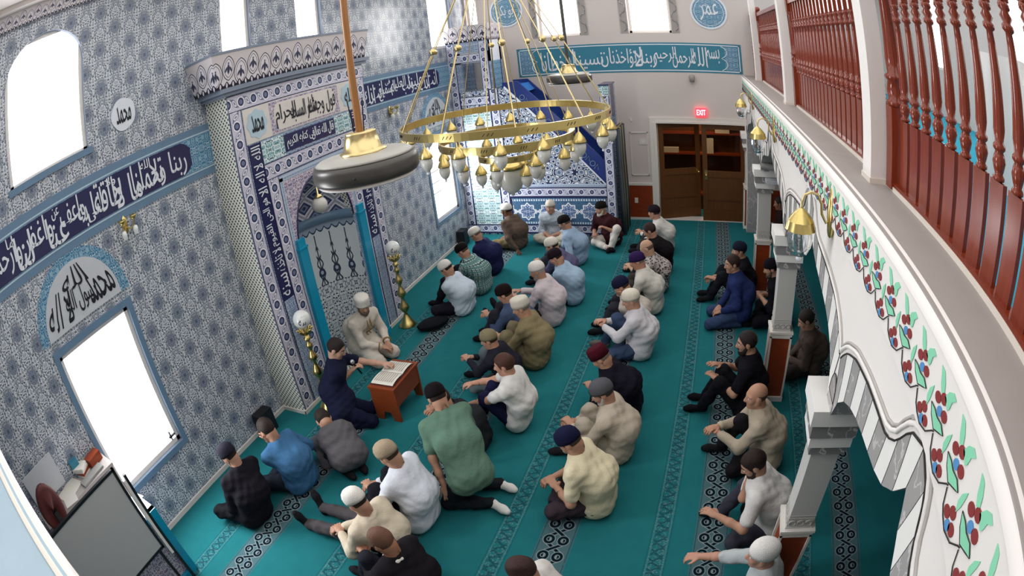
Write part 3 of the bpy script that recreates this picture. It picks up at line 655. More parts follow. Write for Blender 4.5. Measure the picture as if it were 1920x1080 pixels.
for y0, lab in ((4.40, 'nearest white gallery post'), (7.80, 'second white gallery post from the camera'), (11.40, 'farthest white gallery post, by the corner')):
    t = thing('gallery_post', lab + ', rising from the ledge', 'post', (5.873, y0 + .085, 3.09)); MB().box(-.048, .06, -.085, .085, 0, 2.6).build('shaft', M['white'], t); MB().box(-.055, .066, -.092, .092, 0, .03).build('base', M['curb'], t)
# turned balusters
def baluster_mesh():
    mb = MB(); mb.box(-.012, .012, -.057, .057, .035, .385)
    pr = [(.020, .385), (.030, .39), (.030, .40), (.020, .41), (.026, .425), (.033, .45), (.026, .475), (.020, .485), (.031, .495), (.031, .507), (.021, .517), (.029, .56), (.026, .66), (.019, .84), (.016, .90), (.028, .91), (.028, .925), (.018, .935), (.030, .955), (.018, .975), (.028, .985), (.028, .998), (.02, 1.01)]
    mb.lathe(pr, 12); mb.box(-.021, .021, -.021, .021, 1.008, 1.20); return mb
bal = None
for y0, y1, lab in ((.9, 4.37, 'nearest mahogany balustrade section with wide gaps over the gallery'), (4.60, 7.77, 'second mahogany balustrade section between two white posts'), (8.0, 11.37, 'third mahogany balustrade section along the gallery edge'), (11.6, 12.74, 'short farthest mahogany balustrade section by the far wall')):
    t = thing('balustrade', lab, 'balustrade', (5.97, y0, 3.10)); n = y1 - y0
    MB().box(-.035, .035, 0, n, .0, .035).build('bottom_rail', M['wood_red'], t); MB().box(-.04, .04, 0, n, 1.19, 1.25).build('handrail', M['wood_red'], t)
    for yy in (.05, n - .05):
        mb = MB().box(-.05, .05, yy - .05, yy + .05, .0, .44); mb.lathe([(.05, .44), (.058, .45), (.058, .47), (.045, .48), (.055, .53), (.045, .58), (.058, .59), (.058, .61), (.042, .62), (.05, .7), (.036, 1.05), (.05, 1.07), (.05, 1.1)], 14, (0, yy, 0)); mb.box(-.05, .05, yy - .05, yy + .05, 1.1, 1.28); mb.sphere((0, yy, 1.33), .045); mb.build('newel_post', M['wood_red'], t)
    q = n - .05 - .155
    while q > .13:
        if bal is None: bal = b_ = baluster_mesh().build('baluster', M['wood_red'], t); b_.location = (0, q, 0)
        else: b_ = bal.copy(); COL.objects.link(b_); b_.parent = t; b_.location = (0, q, 0)
        q -= .155
# gallery room behind and the room under it
struct(plate('wall_right', [M['plaster'], M['reveal']], rect(-.9, 12.78, 0, 5.72), [rect(6.6, 7.35, 3.9, 5.3), rect(2.2, 3.3, 4.1, 5.3), rect(9.8, 10.6, 3.9, 5.3)], 0, .2, 9.4))
for a, b, c in ((6.6, 7.35, 3.9), (2.2, 3.3, 4.1), (9.8, 10.6, 3.9)): window(0, a, b, c, 5.3, 9.5, 1)
struct(plate('wall_back', [M['plaster']], rect(-.3, 9.6, 0, 5.72), [], 1, -.15, -.9))
struct(MB().box(-.3, W_ + .1, -.9, 1.49, 2.9, 3.085).build('floor_rear_gallery', M['paleblue']))  # pale blue puts overexposure and lens tint into the colour of the top
rg = MB(); rg.grid([[(x_, 1.455 + .055 * math.sin(t), 3.035 + .055 * math.cos(t)) for t in [PI / 2 * i / 6 for i in range(7)]] for x_ in (-.0, W_ - .01)]); struct(rg.box(0, W_ - .01, 1.47, 1.508, 2.75, 3.04).build('trim_27', M['curb']))
st = thing('gallery_stair', 'white stair with dark handrail rising behind the near balusters', 'stairs', (7.3, 3.4, 3.075))
sm = MB()
for i in range(6): sm.box(.12 * 0, .9, i * .26 - .2, 2.0, i * .17, i * .17 + .17)
sm.build('steps', M['white'], st); MB().tube([(0.02, -.3, .75), (.02, 1.6, 1.9)], .025, 8).tube([(0.02, -.3, 0), (.02, -.3, .75)], .02, 8).tube([(.02, .7, .55), (.02, .7, 1.35)], .02, 8).build('handrail', M['black'], st)
cb = thing('gallery_cabinet', 'dark wooden cabinet on the blue gallery carpet behind the balusters', 'cabinet', (8.3, 2.6, 3.075)); MB().box(-.3, .3, -.5, .5, 0, .9).build('body', M['wood_door'], cb); MB().box(-.33, .33, -.53, .53, .9, .94).build('top', M['wood_red'], cb)
bs = thing('bookshelf', 'brown bookshelf against the far gallery wall', 'bookshelf', (9.2, 5.0, 3.075)); MB().box(-.18, .18, -.8, .8, 0, .05).box(-.18, .18, -.8, .8, .6, .64).box(-.18, .18, -.8, .8, 1.16, 1.2).box(-.18, .18, -.8, -.76, 0, 1.2).box(-.18, .18, .76, .8, 0, 1.2).box(.14, .18, -.8, .8, 0, 1.2).build('carcass', M['wood_door'], bs)
# ------------------------------------------------------------------ prayer niche (mihrab)
NY = (0, -1, 0)
mh = thing('prayer_niche', 'tall tiled prayer niche with turquoise columns and crested cornice', 'prayer niche', (0, 0, 0))
F = .39; yc = 6.828
plate('tile_slab', [M['floral'], M['perf']], rect(5.505, 8.15, 0, 3.88), [pointed(6.235, 7.42, .004, 1.90, 2.63)], 0, -F + .001, F, mh)
def nb_vert(nm, mat, y0, w_, z0, z1, x=F): return panel(nm, mat, (x, y0 + w_, z0), ZV, NY, z1 - z0, w_, .006, mh)
for y0 in (5.515, 7.95): nb_vert('roundel_border', M['border'], y0, .19, 0, 3.68)
panel('roundel_border', M['border'], (F, 5.515, 3.68), YV, ZV, 2.625, .19, .007, mh)
for y0 in (5.935, 7.53): nb_vert('roundel_border', M['border'], y0, .19, 0, 2.80)
panel('roundel_border', M['border'], (F, 5.935, 2.80), YV, ZV, 1.785, .19, .007, mh)
for y0 in (5.735, 7.73):
    p = nb_vert('inscription_strip', M['indigo'], y0, .19, 1.42, 3.26)
    x0 = F + .007
    for i, (tx) in enumerate(('الله لا', 'اله الا', 'هو الحى', 'القيوم', 'لا تاخذه', 'سنة')): 
        tx = tx.replace('ة', 'ه'); writing('lettering', M['white_glaze'], [(tx, .03, .30, .02, .168, BOLD)], (x0, y0 + .19, 2.93 - i * .30), ZV, NY, p)
    nb_vert('flower_strip', M['floral'], y0, .19, .05, 1.42)
    e = MB(); 
    for a in (y0 - .008, y0 + .19): e.box(F, F + .009, a, a + .008, .05, 3.27)
    e.build('dark_edging', M['indigo'], mh)
p = panel('inscription_panel', M['cream_tile'], (F, 5.72, 3.275), YV, ZV, 2.215, .40, .006, mh)
panel('red_cartouche', M['floral_red'], (F + .005, 6.16, 3.285), YV, ZV, 1.34, .38, .004, p)
MB().prism([(F + .009, 6.83 + sx * (.52 + .09 * math.cos(t)), 3.475 + .165 * math.sin(t)) for sx, ts in ((1, [-PI / 2 + PI * i / 8 for i in range(9)]), (-1, [PI / 2 - PI * i / 8 for i in range(9)])) for t in ts], (.004, 0, 0)).build('cartouche_field', M['cream_tile'], p)
writing('lettering', M['ink'], [('فول وجهك', 6.86, 7.42, 3.33, 3.62, BOLD), ('شطر المسجد', 6.52, 7.0, 3.33, 3.60, BOLD), ('الحرام', 6.24, 6.62, 3.33, 3.61, BOLD)], (F + .013, 0, 0), YV, ZV, p)
for yy, tx in ((5.93, 'محمد'), (7.74, 'الله')):
    mb = MB(); mb.prism([(F + .006, yy + (.165 + .012 * math.cos(8 * t)) * math.cos(t), 3.475 + (.165 + .012 * math.cos(8 * t)) * math.sin(t)) for t in [2 * PI * i / 48 for i in range(48)]], (.004, 0, 0)); mb.build('scalloped_medallion', M['paleblue'], p)
    writing('lettering', M['ink'], [(tx, yy - .10, yy + .10, 3.38, 3.58, BOLD)], (F + .011, 0, 0), YV, ZV, p)
q = panel('inscription_strip', M['indigo'], (F, 6.34, 3.03), YV, ZV, 1.0, .205, .006, mh)
writing('lettering', M['white_glaze'], [('قال الله تعالى', 6.85, 7.31, 3.05, 3.21, BOLD), ('فى كتابه الكريم', 6.37, 6.9, 3.05, 3.20, BOLD)], (F + .007, 0, 0), YV, ZV, q)
for y0, w_ in ((5.94, .39), (7.35, .39)): panel('flower_strip', M['floral_white'], (F, y0, 3.0), YV, ZV, w_, .25, .005, mh)
for y0 in (6.135, 7.475): nb_vert('dotted_strip', M['dots'], y0, .055, 0, 2.76)
panel('dotted_strip', M['dots'], (F, 6.135, 2.72), YV, ZV, 1.395, .07, .006, mh)
sp = plate('spandrel', [M['floral_red']], rect(6.19, 7.475, 1.9, 2.72), [], 0, .003, F, mh) if False else None
arc_o = pointed(6.235, 7.42, 1.90, 1.90, 2.63)[2:]
for s in (0, 1):
    half = arc_o[:11] if s == 0 else arc_o[10:]
    yy = 7.475 if s == 0 else 6.19
    pts = [(F, yy, 1.9), *[(F, a, b) for a, b in (half if s == 0 else half[::-1])], (F, 6.828, 2.715), (F, yy, 2.715)]
    bm_ = MB(); 
    core = [(F, a, b) for a, b in (half if s == 0 else half[::-1])]
    for i in range(len(core) - 1):
        z_a, z_b = core[i][2], core[i + 1][2]; bm_.prism([core[i], core[i + 1], (F, yy, z_b), (F, yy, z_a)] if abs(core[i][1] - yy) > .001 else [core[i], core[i + 1], (F, yy, z_b)], (.005, 0, 0))
    bm_.prism([core[-1], (F, 6.828, 2.715), (F, yy, 2.715), (F, yy, core[-1][2])], (.005, 0, 0))
    bm_.build('arch_spandrel', M['floral_red'], mh)
MB().tube([(F + .004, a, b) for a, b in arc_o], .013, 6).build('arch_moulding', M['indigo'], mh)
R_, D_ = .592, .52
nw = MB(); N = 28
rows = [[(F - .002 - D_ * math.sin(PI * i / N), yc - R_ * math.cos(PI * i / N), z) for i in range(N + 1)] for z in (0, 1.88)]
nw.grid(rows, 0, False, True, lambda i, j: ((j / N - .5) * 1.7, (0, 1.88)[i])); nw.build('niche_wall', M['niche'], mh)
bd = MB(); bd.grid([[(F - .002 - (D_ - h) * math.sin(PI * i / N), yc - (R_ - h) * math.cos(PI * i / N), z) for i in range(N + 1)] for z, h in ((1.85, 0), (1.86, .03), (1.97, .035), (1.98, 0))], 0); bd.build('niche_cornice', M['bluegrey'], mh)
dm = MB(); dm.grid([[(F - .002 - D_ * math.cos(t) * math.sin(PI * i / N), yc - R_ * math.cos(t) * math.cos(PI * i / N), 1.97 + .66 * math.sin(t)) for i in range(N + 1)] for t in [PI / 2 * j / 12 for j in range(13)]], 0, False, True, lambda i, j: ((j / N - .5) * 1.7 * math.cos(PI / 2 * i / 13), i * .08)); dm.build('niche_vault', M['dome'], mh)
for y0 in (6.165, 7.475):
    c_ = MB().box(F, F + .055, y0, y0 + .15, 0, 1.87).box(F, F + .065, y0 - .01, y0 + .16, 1.87, 1.89).box(F, F + .05, y0 + .01, y0 + .14, 1.89, 1.99).box(F, F + .07, y0 - .01, y0 + .16, 0, .08); c_.build('turquoise_column', M['turq'], mh)
MB().box(0, F + .05, 5.44, 8.21, 3.88, 3.92).box(0, F + .08, 5.40, 8.25, 3.92, 3.97).build('cornice_moulding', M['reveal'], mh)
cr = MB(); X0, X1 = F + .04, F + .11
for (a, b) in (((X0, 5.42), (X0, 8.24)),):
    cr.face([(X0, 5.36, 3.97), (X0, 8.20, 3.97), (X1, 8.25, 4.36), (X1, 5.26, 4.36)], 0, [(5.36, 0), (8.26, 0), (8.36, .39), (5.26, .39)])
    cr.face([(0, 5.36, 3.97), (X0, 5.36, 3.97), (X1, 5.26, 4.36), (0, 5.26, 4.36)], 0, [(4.92, 0), (5.36, 0), (5.36, .39), (4.82, .39)])
    cr.face([(X0, 8.20, 3.97), (0, 8.20, 3.97), (0, 8.25, 4.36), (X1, 8.25, 4.36)], 0, [(8.26, 0), (8.7, 0), (8.8, .39), (8.26, .39)])
    cr.face([(0, 5.36, 3.97), (0, 8.26, 3.97), (X0, 8.26, 3.97), (X0, 5.36, 3.97)], 0)
cr.build('crest', M['crest'], mh); MB().box(0, X1 + .01, 5.25, 8.26, 4.36, 4.385).build('crest_cap', M['reveal'], mh)
MB().box(F, F + .02, 5.485, 6.16, 0, .055).box(F, F + .02, 7.63, 8.17, 0, .055).build('plinth', M['trim'], mh)
gl = thing('niche_lamp', 'round glass globe lamp hanging in the arch of the prayer niche', 'lamp', (.36, 6.80, 2.28)); MB().lathe([(.001, .22), (.012, .2), (.012, .09), (.05, .07), (.055, .04), (.03, .03)], 14).build('brass_cap', M['brass_pale'], gl); MB().sphere((0, 0, -.05), .105, 20).build('globe', M['opal'], gl); MB().tube([(0, 0, .2), (0, 0, .36)], .006, 6).build('chain', M['brass_pale'], gl)
# ------------------------------------------------------------------ pulpit (minbar)
mn = thing('pulpit', 'tiled stair pulpit with star panels, kiosk and gate in the corner', 'pulpit', (0, 0, 0)); WM = .68
def mprism(nm, poly, mat, y0=LM, d=WM): o = MB().prism([(a, y0, b) for a, b in poly], (0, d, 0)).build(nm, mat, mn); weld(o); return o
mprism('stair_body', [(0, 0), (2.92, 0), (2.92, 1.03), (1.1, 2.98), (0.0, 2.98)], M['star'], LM + .008, WM - .016)
def mpan(nm, mat, x0, x1, z0, z1, t=.012): return panel(nm, mat, (x0, LM + .008, z0), XV, ZV, x1 - x0, z1 - z0, t, mn)
def mvert(nm, x0, w_, z0, z1, y=LM + .008): return panel(nm, M['border_thin'], (x0, y, z0), ZV, (-1, 0, 0), z1 - z0, w_, .014, mn) if False else panel(nm, M['border_thin'], (x0 + w_, y, z0), ZV, (-1, 0, 0), z1 - z0, w_, .014, mn)
mvert('roundel_border', .0, .17, .05, 3.98); mpan('vase_panel', M['floral_white'], .19, .78, .22, 2.62); mvert('roundel_border', .80, .17, .05, 3.0)
panel('roundel_border', M['border_thin'], (.17, LM + .008, 2.70), XV, ZV, .63, .17, .014, mn)
panel('roundel_border', M['border_thin'], (.98, LM + .008, .80), XV, ZV, 1.94, .17, .014, mn); panel('roundel_border', M['border_thin'], (.17, LM + .008, .05), XV, ZV, 2.75, .15, .012, mn)
mpan('eight_point_star_panel', M['starpanel'], 1.02, 2.90, .22, .77).location = (0, 0, 0)
mpan('dotted_strip', M['dots'], .99, 2.90, .98, 1.05, .013)
e = MB()
for x0, x1, z0, z1 in ((.98, 2.92, .775, .80), (.98, 2.92, .97, .985), (.98, 1.0, .22, .78), (.17, .19, .2, 2.98), (.78, .80, .2, 2.98), (0.0, 2.92, .2, .22), (.17, 2.9, .03, .05)): e.box(x0, x1, LM - .010, LM + .008, z0, z1)
e.build('dark_edging', M['indigo'], mn)
# star_panel pattern runs in world metres
for yy in (LM - .004, LM + WM - .05):
    mprism('banister', [(1.08, 3.02), (2.92, 1.03), (2.92, 1.50), (1.38, 3.10), (1.08, 3.10)], M['blue_rail'], yy, .055)
rl = MB(); rl.prism([(1.10, LM - .012, 2.99), (2.92, LM - .012, 1.02), (2.92, LM - .012, 1.055), (1.12, LM - .012, 3.03)], (0, .012, 0)); rl.build('white_edging', M['white_glaze'], mn)
dg = MB()
for i in range(9):
    t = i / 9; x = 1.45 + t * 1.4; z = 2.78 - t * 1.5; dg.tube([(x + .05 * math.cos(a) , LM - .006, z + .05 * math.sin(a)) for a in [2 * PI * j / 10 for j in range(10)]], .008, 4, 0, True); dg.tube([(x + .02, LM - .006, z - .1), (x + .09, LM - .006, z - .02), (x + .1, LM - .006, z - .12)], .008, 4)
dg.build('painted_scroll', M['bluegrey'], mn)
sp_ = MB()
for i in range(7): sp_.box(1.1 + i * .26, 1.36 + i * .26 + .02, LM + .06, LM + WM - .06, 0, 2.9 - i * .28)
sp_.build('steps', M['gal_carpet'], mn)
MB().prism([(1.02, LM + .05, 3.03), (1.40, LM + .05, 3.03), (1.52, LM + .05, 2.88), (1.14, LM + .05, 2.88)], (0, WM - .1, 0)).build('blue_landing', M['blue_bright'], mn)
# kiosk: pillars, lintel, crest
for x0, x1 in ((0.0, .28), (.68, .88)):
    for y0, y1 in ((LM, LM + .1), (LM + WM - .1, LM + WM)): MB().box(x0, x1, y0 + .01, y1, 2.98, 4.0).build('kiosk_pillar', M['floral'], mn)
mvert('roundel_border', .69, .17, 2.98, 3.98); 
panel('roundel_border', M['border_thin'], (.17, LM + .008, 3.58), XV, ZV, .52, .17, .016, mn); panel('pale_band', M['floral'], (.0, LM + .008, 3.78), XV, ZV, .88, .22, .012, mn)
MB().box(0, .88, LM + .01, LM + .06, 3.56, 4.0).box(.83, .88, LM + .06, LM + WM, 3.56, 4.0).box(0, .88, LM + WM - .05, LM + WM, 3.56, 4.0).build('kiosk_lintel', M['white_glaze'], mn)
pd = panel('side_panel', M['floral_teal'], (.882, LM + .10, 3.0), YV, ZV, WM - .2, .56, .01, mn)
MB().prism([(.893, LM + .1, 3.0), (.893, LM + .13, 3.0), (.893, LM + .13, 3.56), (.893, LM + .1, 3.56)], (.004, 0, 0)).prism([(.893, LM + .55, 3.0), (.893, LM + .58, 3.0), (.893, LM + .58, 3.56), (.893, LM + .55, 3.56)], (.004, 0, 0)).build('dark_edging', M['indigo'], pd)
ck = MB(); a, b = LM - .01, LM + WM
for p_, u0 in (([(0, a, 4.0), (.89, a, 4.0), (.95, a - .06, 4.34), (0, a - .06, 4.34)], 0), ([(.89, a, 4.0), (.89, b, 4.0), (.95, b + .02, 4.34), (.95, a - .06, 4.34)], .9)): ck.face(p_, 0, [(u0, 0), (u0 + .89, 0), (u0 + .95, .34), (u0, .34)])
ck.build('crest', M['crest'], mn)
MB().box(.24, .72, LM + WM - .03, LM + WM - .01, 2.98, 3.6).box(.42, .47, LM + WM - .06, LM + WM - .03, 2.98, 3.6).build('kiosk_added_backing', M['cream_tile'], mn); MB().box(.0, .02, LM + .02, LM + WM, 2.98, 3.58).build('kiosk_back', M['floral_white'], mn)  # added backing brightens the dark opening, in place of the far wall behind
# gate at the foot of the stair
for y0 in (LM, LM + WM - .15):
    MB().box(2.92, 3.10, y0, y0 + .15, 0, 2.93).build('gate_pillar', M['floral'], mn)
mvert('roundel_border', 2.925, .17, .03, 2.72, LM); panel('star_tile', M['floral_white'], (2.925, LM, 2.73), XV, ZV, .17, .19, .012, mn)
MB().box(2.92, 3.10, LM + .15, LM + WM - .15, 2.35, 2.93).build('gate_lintel', M['indigo'], mn); MB().box(2.91, 3.11, LM - .016, LM + WM + .01, 2.93, 2.95).build('gate_cap', M['indigo'], mn)
cu = thing('gate_curtain', 'dark and gold curtain hanging at the pulpit gate', 'curtain', (3.2, 12.02, 0))
g = MB(); n = 40; rows = []
for z in (.03, .7, 1.5, 2.12): rows.append([(.05 * math.sin(i * .9) + (.02 if z < 1 else 0), -.30 + .62 * i / n, z) for i in range(n + 1)])
g.grid(rows, 0); 
for j in (6, 7, 22, 23, 24): 
    for f in range(3): g.m[f * n + j] = 1
o = g.build('cloth', [flat('dark_curtain', '#434a50', .8, .2), flat('gold_stripe', '#b3a262', .6, .3)], cu); s_ = o.modifiers.new('thick', 'SOLIDIFY'); s_.thickness = .012
MB().tube([(0, -.34, 2.13), (0, .36, 2.13)], .014).build('curtain_rod', M['brass'], cu)
# ------------------------------------------------------------------ chandelier
ch = thing('chandelier', 'large three-tier brass ring chandelier with glass drop lamps', 'chandelier', (2.88, 6.87, 0))
def band(r, z, h, nm='ring'):
    mb = MB(); mb.lathe([(r - .012, z - h / 2), (r + .012, z - h / 2), (r + .012, z + h / 2), (r - .012, z + h / 2), (r - .012, z - h / 2)], 96, smooth=False); o = mb.build(nm, M['brass'], ch)
    n = max(6, int(r * 18)); e = MB()
    for i in range(n):
        t0 = 2 * PI * i / n
        for j in range(3):
            t = t0 + j * .035; e.tube([((r + .0135) * math.cos(t), (r + .0135) * math.sin(t), z - .012), ((r + .0135) * math.cos(t + .02), (r + .0135) * math.sin(t + .02), z + .014)], .003, 4)
    e.build('engraving', M['ink'], o); return o
TI = ((1.05, 3.06, .075, 18), (.68, 2.85, .075, 12), (.30, 2.67, .06, 6))
for r, z, h, n in TI: band(r, z, h)
lp = None
def drop_lamp(p, at):
    global lp
    if lp is None:
        cap = MB().lathe([(.001, .0), (.006, -.005), (.006, -.045), (.012, -.05), (.03, -.075), (.05, -.105), (.062, -.135), (.062, -.145), (.05, -.14), (.001, -.10)], 16).build('drop_lamp', M['brass'], p)
        MB().lathe([(.046, -.14), (.056, -.17), (.056, -.20), (.045, -.235), (.026, -.26), (.012, -.268), (.012, -.275)], 16).build('glass', M['opal'], cap)
        MB().sphere((0, 0, -.285), .014, 10).build('finial', M['white_glaze'], cap)
        lp = cap; cap.location = at; return
    c = lp.copy(); COL.objects.link(c); c.parent = p; c.location = at
    for q_ in lp.children: d = q_.copy(); COL.objects.link(d); d.parent = c
for r, z, h, n in TI:
    for i in range(n): a = 2 * PI * (i + .35) / n; drop_lamp(ch, (r * math.cos(a), r * math.sin(a), z - h / 2))
for i in range(10):
    a = 2 * PI * (i + .2) / 10; A = Vector((1.05 * math.cos(a), 1.05 * math.sin(a), 3.09)); Bp = Vector((.05 * math.cos(a), .05 * math.sin(a), 4.95))
    r = MB().tube([A, A.lerp(Bp, .38)], .007, 6); r.sphere(A.lerp(Bp, .4), .035, 12).tube([A.lerp(Bp, .4), Bp], .0055, 6); r.build('suspension_rod', M['brass_pale'], ch)
for i in range(6):
    a = 2 * PI * (i + .6) / 6; MB().tube([(.68 * math.cos(a), .68 * math.sin(a), 2.88), (.06 * math.cos(a), .06 * math.sin(a), 4.9)], .005, 6).build('suspension_rod', M['brass_pale'], ch)
MB().lathe([(.001, 5.76), (.02, 5.76), (.02, 5.1), (.10, 5.02), (.12, 4.95), (.06, 4.88), (.001, 4.86)], 20).build('hanger', M['brass'], ch)
MB().lathe([(.001, 2.62), (.05, 2.6), (.12, 2.57), (.14, 2.52), (.001, 2.52)], 20).build('centre_cup', M['brass'], ch)
MB().lathe([(.125, 2.53), (.14, 2.46), (.13, 2.38), (.10, 2.31), (.05, 2.265), (.02, 2.255), (.02, 2.235), (.001, 2.225)], 24).build('centre_globe', M['opal'], ch)
# ------------------------------------------------------------------ fans
def fan(loc, label, rod_mat):
    t = thing('ceiling_fan', label, 'ceiling fan', loc, .4)
    MB().lathe([(.001, .075), (.12, .075), (.28, .06), (.318, .045), (.335, .02), (.335, -.04), (.325, -.062), (.30, -.07), (.001, -.07)], 48).build('motor_housing', M['fan'], t)
    MB().lathe([(.001, .082), (.13, .082), (.29, .066), (.31, .052), (.12, .07), (.001, .07)], 48).build('top_plate', M['fan_top'], t)
    MB().lathe([(.285, -.066), (.31, -.078), (.30, -.09), (.15, -.10), (.001, -.10)], 40).build('bottom_plate', M['white_enamel'], t)
    MB().lathe([(.15, .08), (.15, .092), (.125, .10), (.098, .20), (.10, .21), (.05, .215), (.001, .215)], 8).build('canopy_cone', M['brass_pale'], t)
    MB().tube([(0, 0, .2), (0, 0, loc[2] * -1 + 5.76)], .024, 12).build('downrod', rod_mat, t)
    MB().tube([(.03, -.02, .2), (.05, -.03, .42)], .004, 5).tube([(-.03, -.02, .2), (-.045, -.03, .42)], .004, 5).sphere((0, -.337, -.015), .008, 8).build('pull_cord', M['ink'], t)
fan((2.90, 4.36, 3.19), 'nearer dark disc ceiling fan on a copper rod', M['copper']); fan((2.90, 9.65, 3.235), 'farther dark disc ceiling fan before the teal frieze', M['fan'])
# ------------------------------------------------------------------ brass floor lamps beside the niche
def floor_lamp(y, label):
    t = thing('floor_lamp', label, 'floor lamp', (.62, y, 0)); pr = [(.001, 0), (.135, 0), (.135, .015), (.09, .07), (.035, .17), (.022, .20)]
    for i, (z, r) in enumerate(((.20, .075), (.44, .07), (.66, .06), (.84, .045))):
        h = (.24, .22, .18, .12)[i]; pr += [(.025, z + .01), (r * .7, z + h * .18), (r, z + h * .36), (r * .8, z + h * .55), (r * .4, z + h * .82), (.02, z + h * .97)]
    pr += [(.04, .965), (.05, .98), (.03, .995), (.028, 1.03), (.001, 1.03)]
    MB().lathe(pr, 18).build('stem', M['brass'], t)
    c = MB()
    for i in range(8):
        a = 2 * PI * i / 8; d = Vector((math.cos(a), math.sin(a), 0)); c.tube([d * .02 + Vector((0, 0, 1.03)), d * .055 + Vector((0, 0, 1.06)), d * .085 + Vector((0, 0, 1.105)), d * .105 + Vector((0, 0, 1.10))], [.012, .02, .016, .006], 6)
    c.build('petal_collar', M['brass'], t)
    g_ = MB().sphere((0, 0, 1.225), .108, 24).build('globe', M['milk'], t)
    def wp(p, q_): return p, q_
    co, fs = text_mesh('الله'); lo, hi = co.min(0), co.max(0); kk = (co - lo) / np.maximum(hi - lo, 1e-6); mb = MB()
    for a_, b_, _ in kk:
        az = -.75 + (a_ - .5) * 1.0; el = .12 + (b_ - .5) * 1.0; mb.v.append((.1095 * math.cos(el) * math.cos(az), .1095 * math.cos(el) * math.sin(az), 1.225 + .1095 * math.sin(el)))
    for f in fs: mb.f.append(f); mb.m.append(0); mb.uv.append(None); mb.sm.append(False)
    mb.build('lettering', M['ink'], g_)
floor_lamp(5.72, 'brass bud floor lamp with white globe left of the niche, behind the reader'); floor_lamp(7.85, 'brass bud floor lamp with white globe right of the niche, by black bag')
# ------------------------------------------------------------------ wall lamps
def sconce(y, label):
    t = thing('wall_sconce', label, 'wall lamp', (W_, y, 2.83))
    MB().lathe([(.001, -.14), (.025, -.13), (.04, -.1), (.05, -.02), (.045, .08), (.02, .15), (.001, .16)], 12, (-.018, 0, 0), 0, True, .5, 1).build('wall_plate', M['brass'], t)
    MB().tube([(-.02, 0, -.03), (-.05, 0, -.05), (-.08, 0, .0), (-.085, 0, .06), (-.11, 0, .11), (-.155, 0, .125), (-.195, 0, .105), (-.212, 0, .06), (-.212, 0, .03)], .009, 8).build('goose_neck', M['brass_pale'], t)
    sh_ = MB(); n = 24
    for (r, z), (r2, z2) in zip([(.012, .03), (.045, .0), (.080, -.045), (.094, -.098)], [(.045, .0), (.080, -.045), (.094, -.098), (.09, -.101)]):
        sh_.grid([[(-.212 + rr * (1 + .05 * (-1) ** j) * math.cos(2 * PI * j / n), rr * (1 + .05 * (-1) ** j) * math.sin(2 * PI * j / n), zz) for j in range(n)] for rr, zz in ((r, z), (r2, z2))], 0, True)
    sh_.build('fluted_shade', M['brass'], t)
    MB().lathe([(.075, -.096), (.082, -.14), (.076, -.195), (.05, -.245), (.02, -.262)], 20, (-.212, 0, 0)).build('glass_bowl', M['glass'], t); MB().sphere((-.212, 0, -.275), .018, 10).build('finial', M['white_glaze'], t)
for y, l in ((4.60, 'nearest brass gooseneck wall lamp on the flowered gallery front'), (7.50, 'second brass gooseneck wall lamp, above the router column'), (10.30, 'farthest small wall lamp on the gallery front near the doors')): sconce(y, l)
def bracket(y, z, label):
    t = thing('wall_sconce', label, 'wall lamp', (0, y, z)); MB().lathe([(.001, -.09), (.03, -.07), (.04, 0), (.03, .07), (.001, .1)], 12, (.012, 0, 0), 0, True, .4, 1).build('wall_plate', M['brass'], t)
    a = MB()
    for s in (-1, 1): a.tube([(.02, 0, -.02), (.07, s * .04, -.05), (.10, s * .075, -.02), (.10, s * .08, .03)], .009, 6); a.lathe([(.001, .03), (.03, .035), (.04, .07), (.035, .075), (.001, .05)], 12, (.10, s * .08, 0))
    a.build('twin_arm', M['brass'], t)
    g_ = MB()
    for s in (-1, 1): g_.lathe([(.02, .06), (.032, .1), (.026, .14), (.001, .15)], 12, (.10, s * .08, -.18))
    g_.build('glass_cups', M['milk'], t)
bracket(4.08, 3.02, 'small gold twin bracket lamp under the left frieze'); bracket(9.35, 3.0, 'small gold twin bracket lamp on the tile wall, behind the chandelier')
# ------------------------------------------------------------------ small things on the far wall
ex = thing('exit_sign', 'red lit EXIT sign above the double door', 'sign', (4.76, L_ - .05, 2.29)); MB().box(-.115, .115, -.02, .05, -.085, .085).build('housing', M['exit_red'], ex); writing('lettering', M['exit_white'], [('EXIT', -.09, .09, -.055, .055, BOLD)], (0, -.021, 0), XV, ZV, ex, .002, False)
def plate_(nm, label, x, z, w_, h, cat):
    t = thing(nm, label, cat, (x, L_ - .0, z)); MB().box(-w_ / 2, w_ / 2, -.01, 0, -h / 2, h / 2).build('cover_plate', M['trim'], t); MB().box(-w_ * .2, w_ * .2, -.016, -.01, -h * .2, h * .2).build('insert', M['white_enamel'], t)
plate_('light_switch', 'white double light switch left of the double door', 3.54, 1.66, .15, .12, 'light switch'); plate_('thermostat', 'small white thermostat on the wall above the switch', 3.32, 2.12, .05, .09, 'thermostat')
wo = thing('wall_outlet', 'white outlet on the wooden wainscot by the curtain', 'outlet', (3.34, L_ - .02, .42)); MB().box(-.035, .035, -.008, 0, -.055, .055).build('cover_plate', M['trim'], wo)
ds = thing('wall_speaker', 'small white speaker bracket under the teal frieze', 'speaker', (4.62, L_, 3.0)); MB().lathe([(.001, -.09), (.045, -.09), (.06, 0), (.05, .06), (.001, .07)], 14, (0, -.07, 0)).box(-.02, .02, -.06, 0, 0, .05).build('body', M['ledge'], ds)
